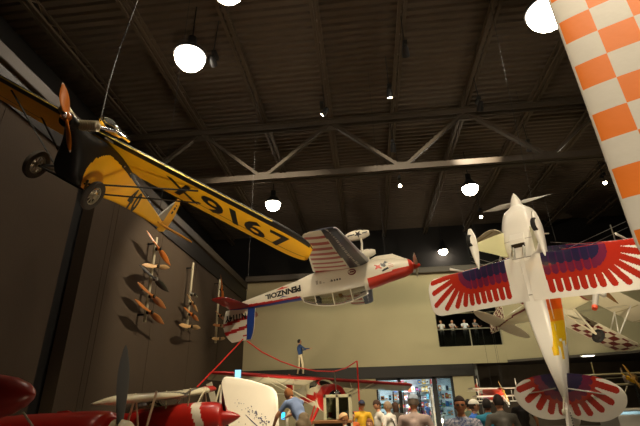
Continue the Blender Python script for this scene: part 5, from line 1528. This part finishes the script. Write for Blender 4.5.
# ================================================================ LIGHT
def area(p, target, power, size, col, name='lamp_glow'):
    l = bpy.data.lights.new(name, 'AREA'); l.shape = 'DISK'; l.size = size; l.energy = power; l.color = col
    o = bpy.data.objects.new(name, l); COL.objects.link(o); o.location = p
    o.rotation_euler = (Vector(target) - Vector(p)).to_track_quat('-Z', 'Y').to_euler(); return o
TS = [
    (322, 115, (LWX, 18, 5.5), 2600, 50, 'track spotlight hanging from the joist at upper centre'),
    (406, 56, (5, 31, 7), 900, 60, 'small round spotlight at upper right of centre'),
    (400, 186, (-1, 15, 6), 700, 50, 'small spotlight just below the lower truss chord'),
    (480, 110, (6, 31, 6), 900, 60, 'small spotlight under the joist, left of the checked wing'),
    (605, 183, (4.5, 11, 4), 700, 50, 'small spotlight beside the checked wing, right'),
    (481, 217, (5, 14, 3), 500, 50, 'tiny spotlight above the left wheel pant of the white biplane'),
    (390, 98, None, 0, 0, 'unlit spotlight between two joists, right of centre'),
]
for u, v, aim, pw, sz, lb in TS:
    track_spot(u, v, 13.4, aim or (2, 20, 0), pw, sz, lb)
OFF = [((4, 1, 13.4), (3.5, 9, 1.3), 1900, 60), ((.5, 4.5, 13.4), (-2.6, 9.5, 1.2), 1300, 40), ((1, 6, 13.4), (-.8, 12, 1.5), 2300, 44),  # spotlights added under the roof to brighten the exhibits, crowd and walls
    ((-2.5, 1.5, 13.4), (-3.2, 7.5, 5.2), 1500, 46), ((0, 5, 13.4), (-1, 15, 6), 1600, 46), ((5.5, 2.5, 13.4), (4.3, 10.5, 4.2), 1700, 50),
    ((8, 9, 13.4), (8, 17, 4.8), 1700, 50), ((1.5, -2, 13.4), (4, 4.5, 5), 900, 60), ((-5, 12, 13.4), (-3, 31, 5), 1200, 60), ((2, 19, 13.4), (2, 31, 5), 1200, 80), ((9, 20, 13.4), (10, 31, 5), 1000, 80)]
for i, (p, aim, pw, sz) in enumerate(OFF):
    track_spot(aim=aim, power=pw, size=sz, col=(.95, 1, .74) if i in (9, 10) else (1, .84, .6), label='added spotlight under the roof brightening the hall', pos=p)
# uplights added at floor level to brighten the aeroplane undersides and back wall
UPL = [((-.6, 2.4, .25), (-2.9, 8.0, 5.4), 560, 50), ((-1.5, 9.5, .25), (-1.2, 15, 6), 800, 50), ((3.1, 5.6, .25), (4.3, 10.8, 4.5), 560, 52), ((6.5, 12, .25), (8.2, 17, 5), 900, 50), ((2.2, 1.0, .25), (3.6, 4.9, 5.5), 160, 55),
       ((-4, 18, .25), (-2, 31, 6), 400, 90), ((6, 20, .25), (7, 31, 6), 400, 90)]
for i, (p, aim, pw, sz) in enumerate(UPL):
    t = empty('added_floor_flood', p, label='added low floodlight on the floor, brightening the hall from below', cat='floodlight', group='added floor floodlights')
    d = (Vector(aim) - Vector(p)).normalized()
    m = MB(); m.lathe([(.02, -.15), (.12, -.12), (.15, .0), (.13, .0), (.12, -.05)], (0, 0, 0), d, 18); m.build('can', CAN, t)
    m = MB(); m.lathe([(.001, -.03), (.12, -.03), (.12, -.02), (.001, -.02)], (0, 0, 0), d, 18); m.build('lens', WARM, t)
    m = MB(); m.box((-.12, -.12, -.25), (.12, .12, -.23)); m.tube([(0, 0, -.24), (0, 0, -.1)], .02, 6); m.build('foot', CAN, t)
    spot(Vector(p) + d * .02, aim, pw, sz, .8, (1, .85, .62), .12)
area((XS0 + 1.6, 33, 3.5), (XS0 + 1.6, 32, 0), 220, 2.5, (.85, .93, 1), 'shop_light')
area((12, 30.5, 3.9), (12, 30, 0), 60, 2.5, (1, .85, .65), 'mezzanine_light')
w = bpy.data.worlds.new('world'); SC.world = w; w.use_nodes = True
w.node_tree.nodes['Background'].inputs[0].default_value = (*lin('6c6052'), 1)
w.node_tree.nodes['Background'].inputs[1].default_value = .04
